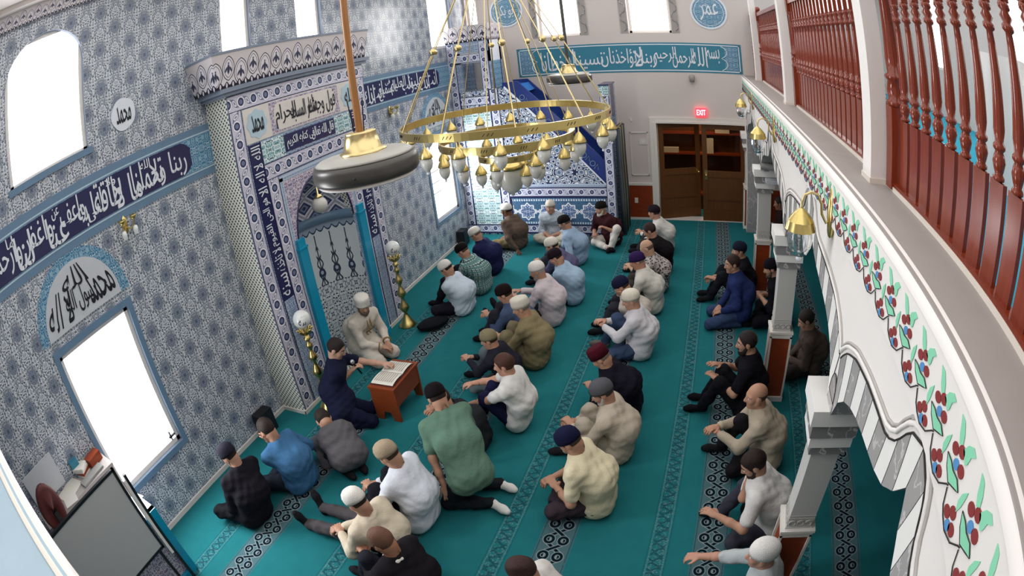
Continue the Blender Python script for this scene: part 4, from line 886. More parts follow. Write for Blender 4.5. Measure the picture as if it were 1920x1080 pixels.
pj = thing('security_camera', 'grey cylinder camera lying on the third column capital', 'camera', (5.70, 9.27, 2.03)); cyl = MB().tube([(-.05, .0, 0), (.14, -.07, 0)], .05, 16); cyl.build('barrel', M['grey_plastic'], pj); MB().tube([(.13, -.066, 0), (.17, -.08, 0)], .046, 16).build('lens', M['black'], pj); MB().box(-.02, .06, -.02, .045, -.075, -.045).build('stand', M['grey_plastic'], pj)
rt = thing('wifi_router', 'pale flat router on a shelf at the third column capital', 'router', (5.87, 9.24, 1.80)); MB().box(-.16, .06, -.09, .09, 0, .05).build('case', M['panel_pale'], rt); MB().box(.06, .20, -.09, .09, .0, .012).build('shelf', M['grey_plastic'], rt)
ant = MB()
for x_ in (.10, .15): ant.tube([(x_, 0, .012), (x_ + .01, .02, .20)], .009, 6)
ant.build('antenna', M['black'], rt)
for y_, l in ((5.03, 'black floor box at the tiled wall beside the man in blue'), (11.14, 'small black box at the foot of the tiled wall near the pulpit')):
    t = thing('floor_speaker', l, 'speaker', (.10, y_, 0), .0); MB().box(-.07, .08, -.12, .12, .0, .30).build('cabinet', M['black'], t); MB().box(.08, .086, -.10, .10, .02, .28).build('grille', M['ink'], t)
bg = MB(); rows = []
for i in range(9):
    t = i / 8; rr = math.sin(PI * min(.96, max(.04, t))) ** .5
    rows.append([(.30 * (t - .5) * 2 * .8, .17 * rr * math.cos(2 * PI * j / 16) * (1 + .12 * math.sin(3 * j)), .065 + .062 * rr * math.sin(2 * PI * j / 16)) for j in range(16)])
bg.grid(rows, 0, True); ob = bg.build('cloth_bag', flat('black_cloth', '#14161b', .9, .1, bump=.4), loc=(1.05, 7.86, 0), rot=(0, 0, .9)); tag(ob, 'crumpled black bag lying on the carpet beside the right floor lamp', 'bag')
# ------------------------------------------------------------------ reading bench, open book, microphone
bn = thing('book_stand', 'low walnut bench before the reader holding an open book', 'book stand', (1.53, 5.98, 0), 0)
MB().box(-.175, .175, -.30, .30, .43, .455).build('top', M['wood_bench'], bn)
for s in (-1, 1): 
    y0 = s * .27 - .012; MB().prism([(-.165, y0, .43), (-.165, y0, .0), (-.07, y0, 0), (-.04, y0, .12), (.04, y0, .12), (.07, y0, 0), (.165, y0, 0), (.165, y0, .43)], (0, .024, 0)).build('end_board', M['wood_bench'], bn)
for s in (-1, 1): MB().box(s * .15 - .011, s * .15 + .011, -.27, .27, .2, .43).build('apron', M['wood_bench'], bn)
bk = thing('open_book', 'open book with cream pages on the walnut bench', 'book', (1.52, 5.98, .456)); MB().box(-.155, .155, -.25, .25, 0, .008).build('cover', M['chairred'], bk)
for s in (-1, 1):
    pg = MB(); pg.grid([[(x_, s * (.003 + .235 * t), .010 + .022 * math.sin(PI * min(1, t * .9 + .08)) ** .6) for t in [i / 10 for i in range(11)]] for x_ in (-.145, .145)]); o = pg.build('page_block', M['paper'], bk)
    e = MB()
    for i in range(9): e.box(-.12 + i * .028, -.113 + i * .028, s * .03 if s > 0 else -.20, s * .20 if s > 0 else -.03, .0335, .0345)
    e.build('text_lines', flat('faded_text', '#9b9586', .8, .1), o)
# ------------------------------------------------------------------ corner with preacher's seat, screen, desk
ks = thing('preacher_platform', 'tiled raised platform with blue corner posts in the near left corner', 'platform', (0, 0, 0))
MB().box(.02, .70, 1.15, 2.70, 0, .84).build('body', M['floral_red'], ks); MB().box(0, .74, 1.13, 2.76, .84, .87).build('top_board', M['white_glaze'], ks)
for y0 in (2.64,): MB().box(.68, .75, y0, y0 + .12, 0, .87).build('corner_post', M['turq'], ks)
MB().box(.70, .75, 1.15, 2.64, .76, .84).box(.70, .75, 1.15, 2.64, 0, .06).build('blue_rail', M['turq'], ks)
wb = thing('projection_screen', 'grey screen with thin black frame standing in the near left corner', 'screen', (.84, 1.95, 0)); MB().box(-.012, .008, -.75, .57, .60, 1.50).build('panel', M['board'], wb)
fr_ = MB()
for q in ((-.78, .60, 1.50, 1.525), (-.78, .60, .575, .60), (.57, .60, .575, 1.525)): fr_.box(-.02, .016, q[0], q[1], q[2], q[3])
fr_.build('frame', M['black'], wb); MB().box(-.02, .02, .62, .655, .45, 1.36).build('light_strip', M['white_enamel'], wb); lg = MB().box(-.02, .02, .66, .69, .02, 1.4)
for y_ in (-.6, .5): lg.box(-.02, .02, y_, y_ + .03, .0, .6); lg.box(-.02, .30, y_, y_ + .03, 0, .03)
lg.build('stand', M['black'], wb)
dk = thing('desk', 'pale desk on the platform behind the grey screen', 'desk', (.18, 2.1, .87)); MB().box(-.16, .18, -.62, .60, .40, .43).build('desktop', M['ledge'], dk)
for y_ in (-.6, .56): MB().box(-.14, .16, y_, y_ + .03, 0, .40).build('side_panel', M['ledge'], dk)
def sheet(nm, lab, x, y, z, a, b, rz, mat, tilt=0, cat='paper', h=.004): return tag(MB().box(-a / 2, a / 2, -b / 2, b / 2, 0, h).build(nm, mat, loc=(x, y, z), rot=(0, tilt, rz)), lab, cat)
sheet('display_board', 'pale grey board leaning on the tiled wall above the desk', .04, 1.80, 1.52, .36, .55, 0, M['panel_pale'], -1.48, 'board', .012)
sheet('paper_sheet', 'large white sheet on the desk beside the brown chair', .14, 2.05, 1.302, .26, .34, .3, M['paper']); sheet('paper_sheet', 'small cream sheet with dark scribble at the desk edge', .30, 1.97, 1.306, .16, .2, -.2, M['cream_tile'])
for i in range(4): sheet('book', ('thin book at the bottom of the desk pile', 'second book up in the desk pile', 'third book up in the desk pile', 'tilted book topmost in the desk pile')[i], .10, 2.34, 1.302 + i * .024, .2 - i * .01, .15, .3 + i * .12, (M['paper'], M['wood_panel'], M['cream_tile'], M['paper'])[i], 0, 'book', .022)['group'] = 'books piled on the desk'
sheet('green_box', 'small green box against the wall behind the book pile', .05, 2.30, 1.302, .08, .12, 0, M['tealband'], 0, 'box', .16); sheet('tissue_box', 'brown and pink tissue box at the desk end by the window', .12, 2.56, 1.302, .13, .2, .2, M['wood_panel'], 0, 'box', .09)
sheet('keyboard', 'grey keyboard lying along the desk edge', .27, 2.40, 1.302, .12, .36, .1, M['grey_plastic'], 0, 'keyboard', .02)
sheet('paper_sheet', 'bright white sheet on the platform top beside the screen', .36, 2.66, .871, .30, .2, .2, M['white_glaze'])
oc = thing('office_chair', 'brown leather chair with rounded back behind the grey screen', 'chair', (.5, 1.68, .87), .2)
bkm = MB(); bkm.grid([[(.03 * math.cos(a) , .17 * math.sin(a) * s, .62 + .26 * math.cos(a) * s) for a in [2 * PI * i / 20 for i in range(20)]] for s in (.02, .8, 1.0)], 0, True); o = bkm.build('backrest', M['chairred'], oc); sd = o.modifiers.new('t', 'SOLIDIFY'); sd.thickness = .05
MB().lathe([(.001, .30), (.2, .30), (.22, .34), (.2, .38), (.001, .39)], 20).build('seat', M['chairred'], oc); MB().tube([(0, 0, 0.0), (0, 0, .31)], .025).box(-.2, .2, -.02, .02, 0, .03).box(-.02, .02, -.2, .2, 0, .03).build('base', M['black'], oc); MB().box(.0, .04, -.03, .03, .33, .6).build('back_bar', M['black'], oc)
# ------------------------------------------------------------------ people: bodies and clothes grown from rounded limbs
class Field:
    def __init__(s, lo, hi, h):
        s.h = h; s.lo = np.array(lo, np.float32) - 2 * h; n = np.ceil((np.array(hi) - s.lo) / h).astype(int) + 3
        s.ax = [(s.lo[i] + h * np.arange(n[i])).astype(np.float32) for i in range(3)]; s.a = np.full(n, 1.0, np.float32)
    def grid(s, lo, hi):
        sl = tuple(slice(max(0, int((lo[i] - s.lo[i]) / s.h)), max(0, min(s.a.shape[i], int((hi[i] - s.lo[i]) / s.h) + 2))) for i in range(3))
        return sl, (s.ax[0][sl[0]][:, None, None], s.ax[1][sl[1]][None, :, None], s.ax[2][sl[2]][None, None, :])
    def dist(s, p, m):
        if p[0] == 'c':
            a, b, ra, rb = np.array(p[1], float), np.array(p[2], float), p[3], p[4]; r = max(ra, rb) + m
            sl, (X, Y, Z) = s.grid(np.minimum(a, b) - r, np.maximum(a, b) + r); ab = b - a; L = float(ab @ ab) + 1e-9
            x, y, z = X - a[0], Y - a[1], Z - a[2]; t = np.clip((x * ab[0] + y * ab[1] + z * ab[2]) / L, 0, 1)
            return sl, np.sqrt((x - t * ab[0]) ** 2 + (y - t * ab[1]) ** 2 + (z - t * ab[2]) ** 2) - (ra + (rb - ra) * t)
        c, R, r = np.array(p[1], float), p[2], np.array(p[3], float); q = r.max() + m
        sl, (X, Y, Z) = s.grid(c - q, c + q); x, y, z = X - c[0], Y - c[1], Z - c[2]
        l = [R[0][i] * x + R[1][i] * y + R[2][i] * z for i in range(3)]
        k0 = np.sqrt(sum((l[i] / r[i]) ** 2 for i in range(3))); k1 = np.sqrt(sum((l[i] / r[i] ** 2) ** 2 for i in range(3))) + 1e-6
        return sl, k0 * (k0 - 1) / k1
    def add(s, prims, k=.03, grow=0.0):
        for p in prims:
            sl, d = s.dist(p, k + 3 * s.h + abs(grow)); a = s.a[sl]
            if a.size == 0: continue
            d = (d - grow).astype(np.float32); h = np.maximum(k - np.abs(a - d), 0); s.a[sl] = np.minimum(a, d) - h * h / (4 * k)
        return s
    def carve(s, prims):
        for p in prims:
            sl, d = s.dist(p, .02); s.a[sl] = np.maximum(s.a[sl], -d)
        return s
    def half(s, n, c):            # keep points with (p-c).n < 0
        X, Y, Z = s.ax[0][:, None, None], s.ax[1][None, :, None], s.ax[2][None, None, :]
        s.a = np.maximum(s.a, (X - c[0]) * n[0] + (Y - c[1]) * n[1] + (Z - c[2]) * n[2]); return s
    def wrinkle(s, amp, ph):
        X, Y, Z = s.ax[0][:, None, None], s.ax[1][None, :, None], s.ax[2][None, None, :]
        w_ = np.sin(34 * X + 9 * np.sin(6 * Z + ph) + 13 * Y + ph) * np.sin(23 * Z + 5 * np.sin(9 * Y + ph) - 12 * X) + .6 * np.sin(58 * Z + 20 * X + 6 * np.sin(8 * Y + 2 * ph)) * np.cos(31 * Y + ph)
        s.a += (amp * w_).astype(np.float32); return s
    def mesh(s):
        a = s.a; n = a.shape; S = a < 0
        C = [(i, j, k) for i in (0, 1) for j in (0, 1) for k in (0, 1)]
        sub = lambda q, A: A[q[0]:n[0] - 1 + q[0], q[1]:n[1] - 1 + q[1], q[2]:n[2] - 1 + q[2]]
        cnt = sum(sub(q, S).astype(np.int8) for q in C); act = (cnt > 0) & (cnt < 8); ids = np.argwhere(act)
        if len(ids) == 0: return np.zeros((0, 3)), []
        vals = np.stack([sub(q, a)[act] for q in C], 1); pos = np.zeros((len(ids), 3)); num = np.zeros(len(ids))
        for e0 in range(8):
            for e1 in range(e0 + 1, 8):
                d = [C[e1][t] - C[e0][t] for t in range(3)]
                if sum(abs(t) for t in d) != 1: continue
                v0, v1 = vals[:, e0], vals[:, e1]; m = (v0 < 0) != (v1 < 0); t = np.where(m, v0 / (v0 - v1 + 1e-12 * (v0 == v1)), 0)
                pos += m[:, None] * (np.array(C[e0]) + t[:, None] * np.array(d)); num += m
        V_ = (ids + pos / num[:, None]) * s.h + s.lo; idx = np.full(act.shape, -1, np.int64); idx[act] = np.arange(len(ids)); Q = []
        for ax in range(3):
            o = [t for t in range(3) if t != ax]; A = [slice(1, n[t] - 1) for t in range(3)]; B = list(A); A[ax] = slice(0, n[ax] - 1); B[ax] = slice(1, n[ax])
            s0, s1 = S[tuple(A)], S[tuple(B)]; e = np.argwhere(s0 != s1); st = np.array([1, 1, 1]); st[ax] = 0; e2 = e + st
            sg = s0[s0 != s1]; u = np.zeros(3, int); u[o[0]] = 1; w_ = np.zeros(3, int); w_[o[1]] = 1
            g = lambda q: idx[q[:, 0], q[:, 1], q[:, 2]]
            q = np.stack([g(e2 - u - w_), g(e2 - w_), g(e2), g(e2 - u)], 1); flip = sg if ax != 1 else ~sg
            q[~flip] = q[~flip][:, ::-1]; Q.append(q)
        Q = np.concatenate(Q); return V_, Q[(Q >= 0).all(1)]
def fmesh(name, parts, mat, parent):
    v = np.zeros((0, 3)); f = []
    for V_, Q in parts:
        if len(V_): f.append(Q + len(v)); v = np.concatenate([v, V_])
    if len(v) == 0: return None
    f = np.concatenate(f); me = bpy.data.meshes.new(name); me.vertices.add(len(v)); me.vertices.foreach_set('co', v.astype(np.float32).ravel())
    me.loops.add(f.size); me.loops.foreach_set('vertex_index', f.ravel().astype(np.int32)); me.polygons.add(len(f)); me.polygons.foreach_set('loop_start', np.arange(0, f.size, 4, dtype=np.int32))
    me.update(calc_edges=True); me.polygons.foreach_set('use_smooth', np.ones(len(f), bool)); me.materials.append(mat)
    o = bpy.data.objects.new(name, me); COL.objects.link(o); o.parent = parent; return o
nrm = lambda a: np.array(a, float) / (np.linalg.norm(a) + 1e-9)
A3 = lambda *q: np.array(q, float)
def cloth(col, pat=None):
    key = ('cloth', col, pat)
    if key in M: return M[key]
    nb = NB('cloth_%d' % len(M), .85, .1); n = nb.noise(9, 4); a = lin(col); lo = tuple(q * .86 for q in a[:3]) + (1,); c = nb.mix(n, lo, a)
    x, y, z = nb.sep('Object')
    if pat and pat[0] == 'plaid':
        t = (y + x * .6)
        c = nb.mix(t.cell(.055).abs().below(.014, .004), c, pat[1]); c = nb.mix(z.cell(.06).abs().below(.015, .004) * .8, c, pat[1])
        c = nb.mix(t.cell(.055, .0275).abs().below(.004, .002), c, pat[2]); c = nb.mix(z.cell(.06, .03).abs().below(.004, .002), c, pat[2])
    if pat and pat[0] == 'print': c = nb.mix(nb.noise(34, 2).below(.47, .06), c, pat[1])
    nb.bump(nb.noise(24, 4), .22, .03); M[key] = nb.done(c); return M[key]
def skin(col):
    if ('skin', col) in M: return M[('skin', col)]
    nb = NB('skin_%d' % len(M), .5, .3); n = nb.noise(14, 3); a = lin(col); M[('skin', col)] = nb.done(nb.mix(n, tuple(q * .86 for q in a[:3]) + (1,), a)); return M[('skin', col)]
def hairm(col):
    if ('hair', col) in M: return M[('hair', col)]
    nb = NB('hair_%d' % len(M), .7, .3); n = nb.noise(120, 3); a = lin(col); nb.bump(n, .5, .01); M[('hair', col)] = nb.done(nb.mix(n, tuple(q * .6 for q in a[:3]) + (1,), tuple(min(1, q * 1.25) for q in a[:3]) + (1,))); return M[('hair', col)]
def knit(col):
    if ('knit', col) in M: return M[('knit', col)]
    nb = NB('knit_%d' % len(M), .9, .1); nb.bump(nb.voro(160, nb.tc.outputs['Object']), .5, .006); M[('knit', col)] = nb.done(nb.mix(nb.noise(30, 2), tuple(q * .85 for q in lin(col)[:3]) + (1,), col)); return M[('knit', col)]
def elbow(S, W, pole, u=.29, f=.265):
    d = W - S; L = min(np.linalg.norm(d), (u + f) * .995); d = nrm(d); W2 = S + d * L; x = (u * u - f * f + L * L) / (2 * L); hgt = math.sqrt(max(1e-6, u * u - x * x))
    p = pole - d * float(pole @ d); return S + d * x + nrm(p) * hgt, W2
EYE = {}
def person(label, P, H, hd=180, pose='cross', hands='lap', look=(0, 25), fat=1.0, size=1.0, shirt='#cccccc', pat=None, sleeve='l', legs='#26272e', feet='#1b1b1f', cap=None, hair='#2a201b', beard=None, sk='#b98c74', pz=.12, K=None, A=None, T=None, LH=None, RH=None, collar=True, robe=False, curl=.9, hem=.0, RP=None, colc=None, group=None, bald=False):
    th = math.radians(hd); Rw = np.array([[math.cos(th), math.sin(th), 0], [-math.sin(th), math.cos(th), 0], [0, 0, 1]])
    root = thing('person', label, 'person', (P[0], P[1], 0), th, group); org = A3(P[0], P[1], 0)
    loc = lambda q: Rw @ (A3(*q) - org)
    z = size; Pl = A3(0, 0, pz); Hc = loc(H)
    ya, pi_ = math.radians(look[0]), math.radians(look[1])
    fx = A3(math.cos(ya) * math.cos(pi_), math.sin(ya) * math.cos(pi_), -math.sin(pi_)); ly = nrm(np.cross(A3(0, 0, 1), fx)); uz = np.cross(fx, ly); Rh = np.stack([fx, ly, uz], 1)
    hp = lambda x, y, q: Hc + Rh @ (A3(x, y, q) * z)
    N = Hc + A3(-.050, 0, -.148) * z + .25 * (Rh @ A3(-.03, 0, -.03)); ax = nrm(N - Pl); back = nrm(np.cross(A3(0, 1, 0), ax)) * -1
    if back[0] > 0: back = -back
    Lt = np.linalg.norm(N - Pl); Mi = (Pl * .52 + N * .48) + back * (.085 * min(1.4, .62 / max(.4, Lt))); sh = A3(0, 1, 0)
    S = [N + sh * (.188 * z * s) - ax * .060 * z + A3(.012, 0, 0) for s in (1, -1)]
    r = lambda q: q * z * fat
    torso = [('c', Pl + A3(-.03, .075 * z, .0), Pl + A3(-.03, -.075 * z, .0), r(.120), r(.120))]
    for s in (1, -1): torso += [('c', Pl + A3(-.02, .06 * s * z, .02), Mi + sh * .07 * s * z, r(.112), r(.112)), ('c', Mi + sh * .072 * s * z, N + sh * .085 * s * z - ax * .10 * z, r(.112), .093 * z), ('c', N + sh * .05 * s * z - ax * .055 * z, S[0 if s > 0 else 1], .058 * z, .062 * z)]
    torso += [('c', N - ax * .13 * z + back * .022 + sh * .10 * z, N - ax * .13 * z + back * .022 - sh * .10 * z, .088 * z, .088 * z), ('c', N - ax * .02 * z + back * .01, N - ax * .09 * z + back * .01, .066 * z, .09 * z)]
    torso += [('c', Pl * .55 + Mi * .45 - back * .05, Pl * .4 + Mi * .6 - back * .03, r(.115), r(.105))]
    # legs
    g = lambda q: [loc(t) if len(t) == 3 and abs(t[0]) + abs(t[1]) > 0 else t for t in q]
    if pose == 'cross': Kk = [A3(.30, .27, .14), A3(.30, -.27, .14)]; Aa = [A3(.25, -.09, .06), A3(.36, .09, .07)]; Tt = [A3(.24, -.24, .045), A3(.34, .24, .05)]
    elif pose == 'hug': Kk = [A3(.28, .12, .43), A3(.28, -.12, .43)]; Aa = [A3(.46, .10, .07), A3(.46, -.10, .07)]; Tt = [A3(.63, .11, .035), A3(.63, -.11, .035)]
    elif pose == 'kneel': Kk = [A3(.40, .14, .08), A3(.40, -.14, .08)]; Aa = [A3(-.02, .10, .06), A3(-.02, -.10, .06)]; Tt = [A3(-.18, .07, .04), A3(-.18, -.07, .04)]
    elif pose == 'half': Kk = [A3(.31, .27, .13), A3(.29, -.13, .42)]; Aa = [A3(.22, -.10, .06), A3(.46, -.12, .07)]; Tt = [A3(.24, -.25, .045), A3(.63, -.13, .035)]
    elif pose == 'halfL': Kk = [A3(.29, .13, .42), A3(.31, -.27, .13)]; Aa = [A3(.46, .12, .07), A3(.22, .10, .06)]; Tt = [A3(.63, .13, .035), A3(.24, .25, .045)]
    elif pose == 'stretch': Kk = [A3(.43, .12, .13), A3(.43, -.12, .13)]; Aa = [A3(.84, .16, .08), A3(.84, -.10, .08)]; Tt = [A3(.90, .20, .235), A3(.92, -.13, .235)]
    if pose != 'custom' : Kk, Aa, Tt = [[q * z for q in t] for t in (Kk, Aa, Tt)]
    if K is not None: Kk = [loc(q) for q in K]
    if A is not None: Aa = [loc(q) for q in A]
    if T is not None: Tt = [loc(q) for q in T]
    legp, legf, footp = [], [], []
    for i, s in enumerate((1, -1)):
        h_ = Pl + A3(0, .085 * s * z, 0); legp += [('c', h_, Kk[i], r(.088), .060 * z), ('c', Kk[i], Kk[i] * .4 + Aa[i] * .6, .057 * z, .048 * z), ('c', Kk[i] * .4 + Aa[i] * .6, Aa[i], .048 * z, .037 * z)]
        hl = Aa[i] + nrm(Aa[i] - Tt[i]) * .035 - A3(0, 0, .012); footp.append([('c', Aa[i], hl, .036 * z, .033 * z), ('c', hl, Tt[i] * .75 + Aa[i] * .25, .033 * z, .034 * z), ('c', Tt[i] * .7 + Aa[i] * .3, Tt[i], .036 * z, .025 * z)])
    # arms
    dflt = {'lap': [A3(.27, .045, .19), A3(.27, -.045, .17)], 'knees': [Kk[0] + A3(-.02, -.02, .075), Kk[1] + A3(-.02, .02, .075)], 'hug': [A3(.41, .05, .36), A3(.40, -.05, .34)], 'face': [Hc + Rh @ A3(.07, .035, -.115), Kk[1] + A3(-.03, .02, .08)], 'faceR': [Kk[0] + A3(-.03, -.02, .08), Hc + Rh @ A3(.07, -.035, -.115)], 'pray': [Hc + Rh @ A3(.12, .03, -.14), Hc + Rh @ A3(.12, -.03, -.14)], 'forward': [A3(.46, .05, .34), A3(.46, -.05, .34)]}[hands]
    Wt = [loc(LH) if LH is not None else dflt[0], loc(RH) if RH is not None else dflt[1]]; arms, hnd, fore, upper = [], [], [], []; meshes = []
    for i, s in enumerate((1, -1)):
        E_, W2 = elbow(S[i], Wt[i], (A3(*RP) if RP is not None and i == 1 else A3(-.25, .55 * s, -.8)), .285 * z, .26 * z); d = nrm(W2 - E_); mid = E_ * .45 + W2 * .55
        upper.append([('c', S[i], E_, .056 * z, .045 * z)]); fore.append([('c', E_, mid, .045 * z, .040 * z), ('c', mid, W2, .039 * z, .027 * z)]); arms.append((S[i], E_, W2))
        nv = nrm(np.cross(d, np.cross(A3(0, 0, 1), d)) + 1e-4) if abs(d[2]) < .9 else nrm(A3(-d[2], 0, d[0]) * -1 + A3(.01, 0, 0))
        if nv[2] < 0: nv = -nv
        lt = np.cross(nv, d); Rp = np.stack([d, lt, nv], 1); hq = [('c', W2 - d * .03, W2 + d * .025, .026 * z, .026 * z), ('e', W2 + d * .05 * z, Rp, (.056 * z, .042 * z, .019 * z))]
        for q in range(4):
            b_ = W2 + (d * .086 + lt * (q - 1.5) * .0205) * z; ln = (.036, .042, .040, .031)[q] * z; c1, c2, c3 = curl * .45, curl * 1.15, curl * 1.7; sp = lt * (q - 1.5) * .10
            p1 = b_ + nrm(d * math.cos(c1) - nv * math.sin(c1) + sp) * ln; p2 = p1 + nrm(d * math.cos(c2) - nv * math.sin(c2) + sp * .5) * ln * .75; p3 = p2 + nrm(d * math.cos(c3) - nv * math.sin(c3)) * ln * .55
            hq += [('c', b_, p1, .0098 * z, .0090 * z), ('c', p1, p2, .0090 * z, .0082 * z), ('c', p2, p3, .0082 * z, .0070 * z)]
        si = -s; tb = W2 + (d * .025 + lt * si * -.034 * -1 * 1.0) * z; tb = W2 + (d * .028 - lt * s * .034) * z; t1 = tb + nrm(d * .75 - lt * s * .65 - nv * .25) * .036 * z; t2 = t1 + nrm(d * .95 - lt * s * .15 - nv * .4) * .030 * z
        hq += [('c', tb, t1, .0135 * z, .0105 * z), ('c', t1, t2, .0105 * z, .0085 * z)]; hnd.append(hq)
    # head
    E_l = lambda c, q: ('e', hp(*c), Rh, tuple(t * z for t in q)); Cp = lambda a, b, ra, rb: ('c', hp(*a), hp(*b), ra * z, rb * z)
    cran = [E_l((-.012, 0, .030), (.100, .078, .096))]
    head = cran + [Cp((.036, 0, .005), (.052, 0, -.070), .062, .042), Cp((.0, .045, -.045), (.058, .016, -.088), .030, .026), Cp((.0, -.045, -.045), (.058, -.016, -.088), .030, .026), Cp((.06, .035, -.02), (.06, .03, -.04), .030, .026), Cp((.06, -.035, -.02), (.06, -.03, -.04), .030, .026)]
    neck = [('c', hp(-.025, 0, -.055), N - ax * .02, .060 * z, .070 * z)]
    fine = [Cp((.092, 0, .022), (.112, 0, -.020), .009, .0155), Cp((.100, .012, -.024), (.100, -.012, -.024), .010, .010), Cp((.084, .012, .036), (.068, .05, .032), .011, .010), Cp((.084, -.012, .036), (.068, -.05, .032), .011, .010), Cp((.088, .018, -.053), (.088, -.018, -.053), .0075, .0075), Cp((.085, .015, -.064), (.085, -.015, -.064), .008, .008), Cp((.074, 0, -.094), (.078, 0, -.098), .022, .02)]
    ears = [E_l((-.006, .080 * s, .0), (.024, .011, .035)) for s in (1, -1)]
    body = torso + legp + sum(footp, []) + neck + sum(upper, []) + sum(fore, [])
    def bounds(pr, m=.05):
        lo, hi = np.full(3, 9.), np.full(3, -9.)
        for p in pr:
            if p[0] == 'c':
                q = max(p[3], p[4]); lo = np.minimum(lo, np.minimum(p[1], p[2]) - q); hi = np.maximum(hi, np.maximum(p[1], p[2]) + q)
            else: q = max(p[3]); lo = np.minimum(lo, p[1] - q); hi = np.maximum(hi, p[1] + q)
        return lo - m, hi + m
    bf = Field(*bounds(body, .02), .014).add(body, .035, -.006); parts = [bf.mesh()]
    hf = Field(*bounds(head + fine + ears, .015), .0062).add(head, .022).add(fine, .012).add(ears, .006); hf.carve([E_l((.098, .031 * s, .012), (.012, .016, .009)) for s in (1, -1)]); hf.add(neck, .03); parts.append(hf.mesh())
    for i in (0, 1): parts.append(Field(*bounds(hnd[i], .012), .0048).add(fore[i][1:], .01).add(hnd[i], .009).mesh())
    fmesh('body', parts, skin(sk), root)
    for s in (1, -1): MB().sphere(hp(.083, .031 * s, .012), .0125 * z, 8, 0).sphere(hp(.0885, .031 * s, .012), .0078 * z, 8, 1).build('eye', [M['white_glaze'], M['ink']], root)
    # clothes
    ph = random.random() * 6
    lo, hi = bounds(torso + legp + sum(upper, []) + sum(fore, []), .05); lo[2] = 0.0
    sf = Field(lo, hi, .0115); sf.add(torso, .075, .014)
    for i in (0, 1):
        if sleeve == 'l': sf.add([('c', S[i], arms[i][1], .069 * z, .060 * z), ('c', arms[i][1], arms[i][1] * .12 + arms[i][2] * .88, .058 * z, .043 * z)], .03)
        elif sleeve == 'e': sf.add([('c', S[i], arms[i][1], .068 * z, .058 * z), ('c', arms[i][1], arms[i][1] * .7 + arms[i][2] * .3, .058 * z, .052 * z)], .03)
        else: sf.add([('c', S[i], S[i] * .3 + arms[i][1] * .7, .070 * z, .066 * z)], .03)
    if collar:
        cr_ = [N + (A3(math.cos(a), math.sin(a), 0) * .071 + ax * (.020 + .012 * (1 - math.cos(a)) * .5) + A3(-.004, 0, 0)) * z for a in [2 * PI * i / 12 for i in range(12)]]
        cl_ = [('c', cr_[i], cr_[(i + 1) % 12], .012, .012) for i in range(12)]
        if colc: fmesh('collar', [Field(*bounds(cl_, .02), .007).add([('c', q[1] - ax * .012, q[2] - ax * .012, .02, .02) for q in cl_], .01).mesh()], cloth(colc), root)
        else: sf.add(cl_, .012)
    if robe: sf.add(legp, .05, .03)
    sf.wrinkle(.0044, ph); sf.half((0, 0, -1), (0, 0, .012)); fmesh('robe' if robe else 'shirt', [sf.mesh()], cloth(shirt, pat), root)
    pf = Field(lo, hi, .0125); pf.add([torso[0]], .03, .010).add([q for i, q in enumerate(legp) if i % 3 < 2], .035, .013)
    for i in (2, 5): a, b = legp[i][1], legp[i][2]; pf.add([('c', a, a * .15 + b * .85, .062 * z, .056 * z)], .03)
    pf.wrinkle(.0055, ph + 2); pf.half((0, 0, -1), (0, 0, .008))
    if not robe: fmesh('trousers', [pf.mesh()], cloth(legs), root)
    if feet and feet != 'bare':
        for q in footp: f_ = Field(*bounds(q, .02), .008).add(q, .02, .006).half((0, 0, -1), (0, 0, .004)); fmesh('sock', [f_.mesh()], cloth(feet), root)
    if robe:
        t = MB()
        for i in (0, 1):
            d = nrm(arms[i][2] - arms[i][1]); c_ = arms[i][1] * .14 + arms[i][2] * .86; a = nrm(np.cross(d, A3(0, 0, 1))); b = np.cross(d, a); t.tube([c_ + (a * math.cos(q) + b * math.sin(q)) * .052 for q in [2 * PI * j / 14 for j in range(14)]], .010, 6, 0, True)
        for y_ in (-.028, .028): t.tube([N + A3(.085, y_, -.04), N - ax * .15 - back * .165 + A3(0, y_, 0), Mi - back * .215 + A3(0, y_, 0), Pl + A3(.185, y_, .17)], .010, 6)
        t.build('gold_trim', cloth('#9a7c4a'), root)
    # hair, cap, beard
    if hair and not bald:
        hf = Field(*bounds(cran, .04), .0065).add(cran, .01, .010 if not cap else .006)
        fz_ = hp(.052, 0, .0); hf.half(Rh @ nrm((1, 0, -.55)), hp(.046, 0, .03)); hf.half(Rh @ A3(0, 0, -1.0), hp(0, 0, -.055)); hf.carve([E_l((-.004, .085 * s, -.004), (.026, .02, .036)) for s in (1, -1)])
        if not cap: hf.wrinkle(.0022, ph)
        br_ = [Cp((.093, .014, .040), (.076, .048, .038), .0075, .006), Cp((.093, -.014, .040), (.076, -.048, .038), .0075, .006)]
        hf2 = Field(*bounds(br_, .01), .005).add(br_, .004)
        fmesh('hair', [hf.mesh(), hf2.mesh()], hairm(hair), root)
    if bald and hair:
        hf = Field(*bounds(cran, .03), .0065).add(cran, .01, .004); hf.half(Rh @ A3(1, 0, 0), hp(.0, 0, 0)); hf.half(Rh @ nrm((-.2, 0, 1)), hp(0, 0, .045)); hf.half(Rh @ A3(0, 0, -1.0), hp(0, 0, -.055)); fmesh('hair', [hf.mesh()], hairm(hair), root)
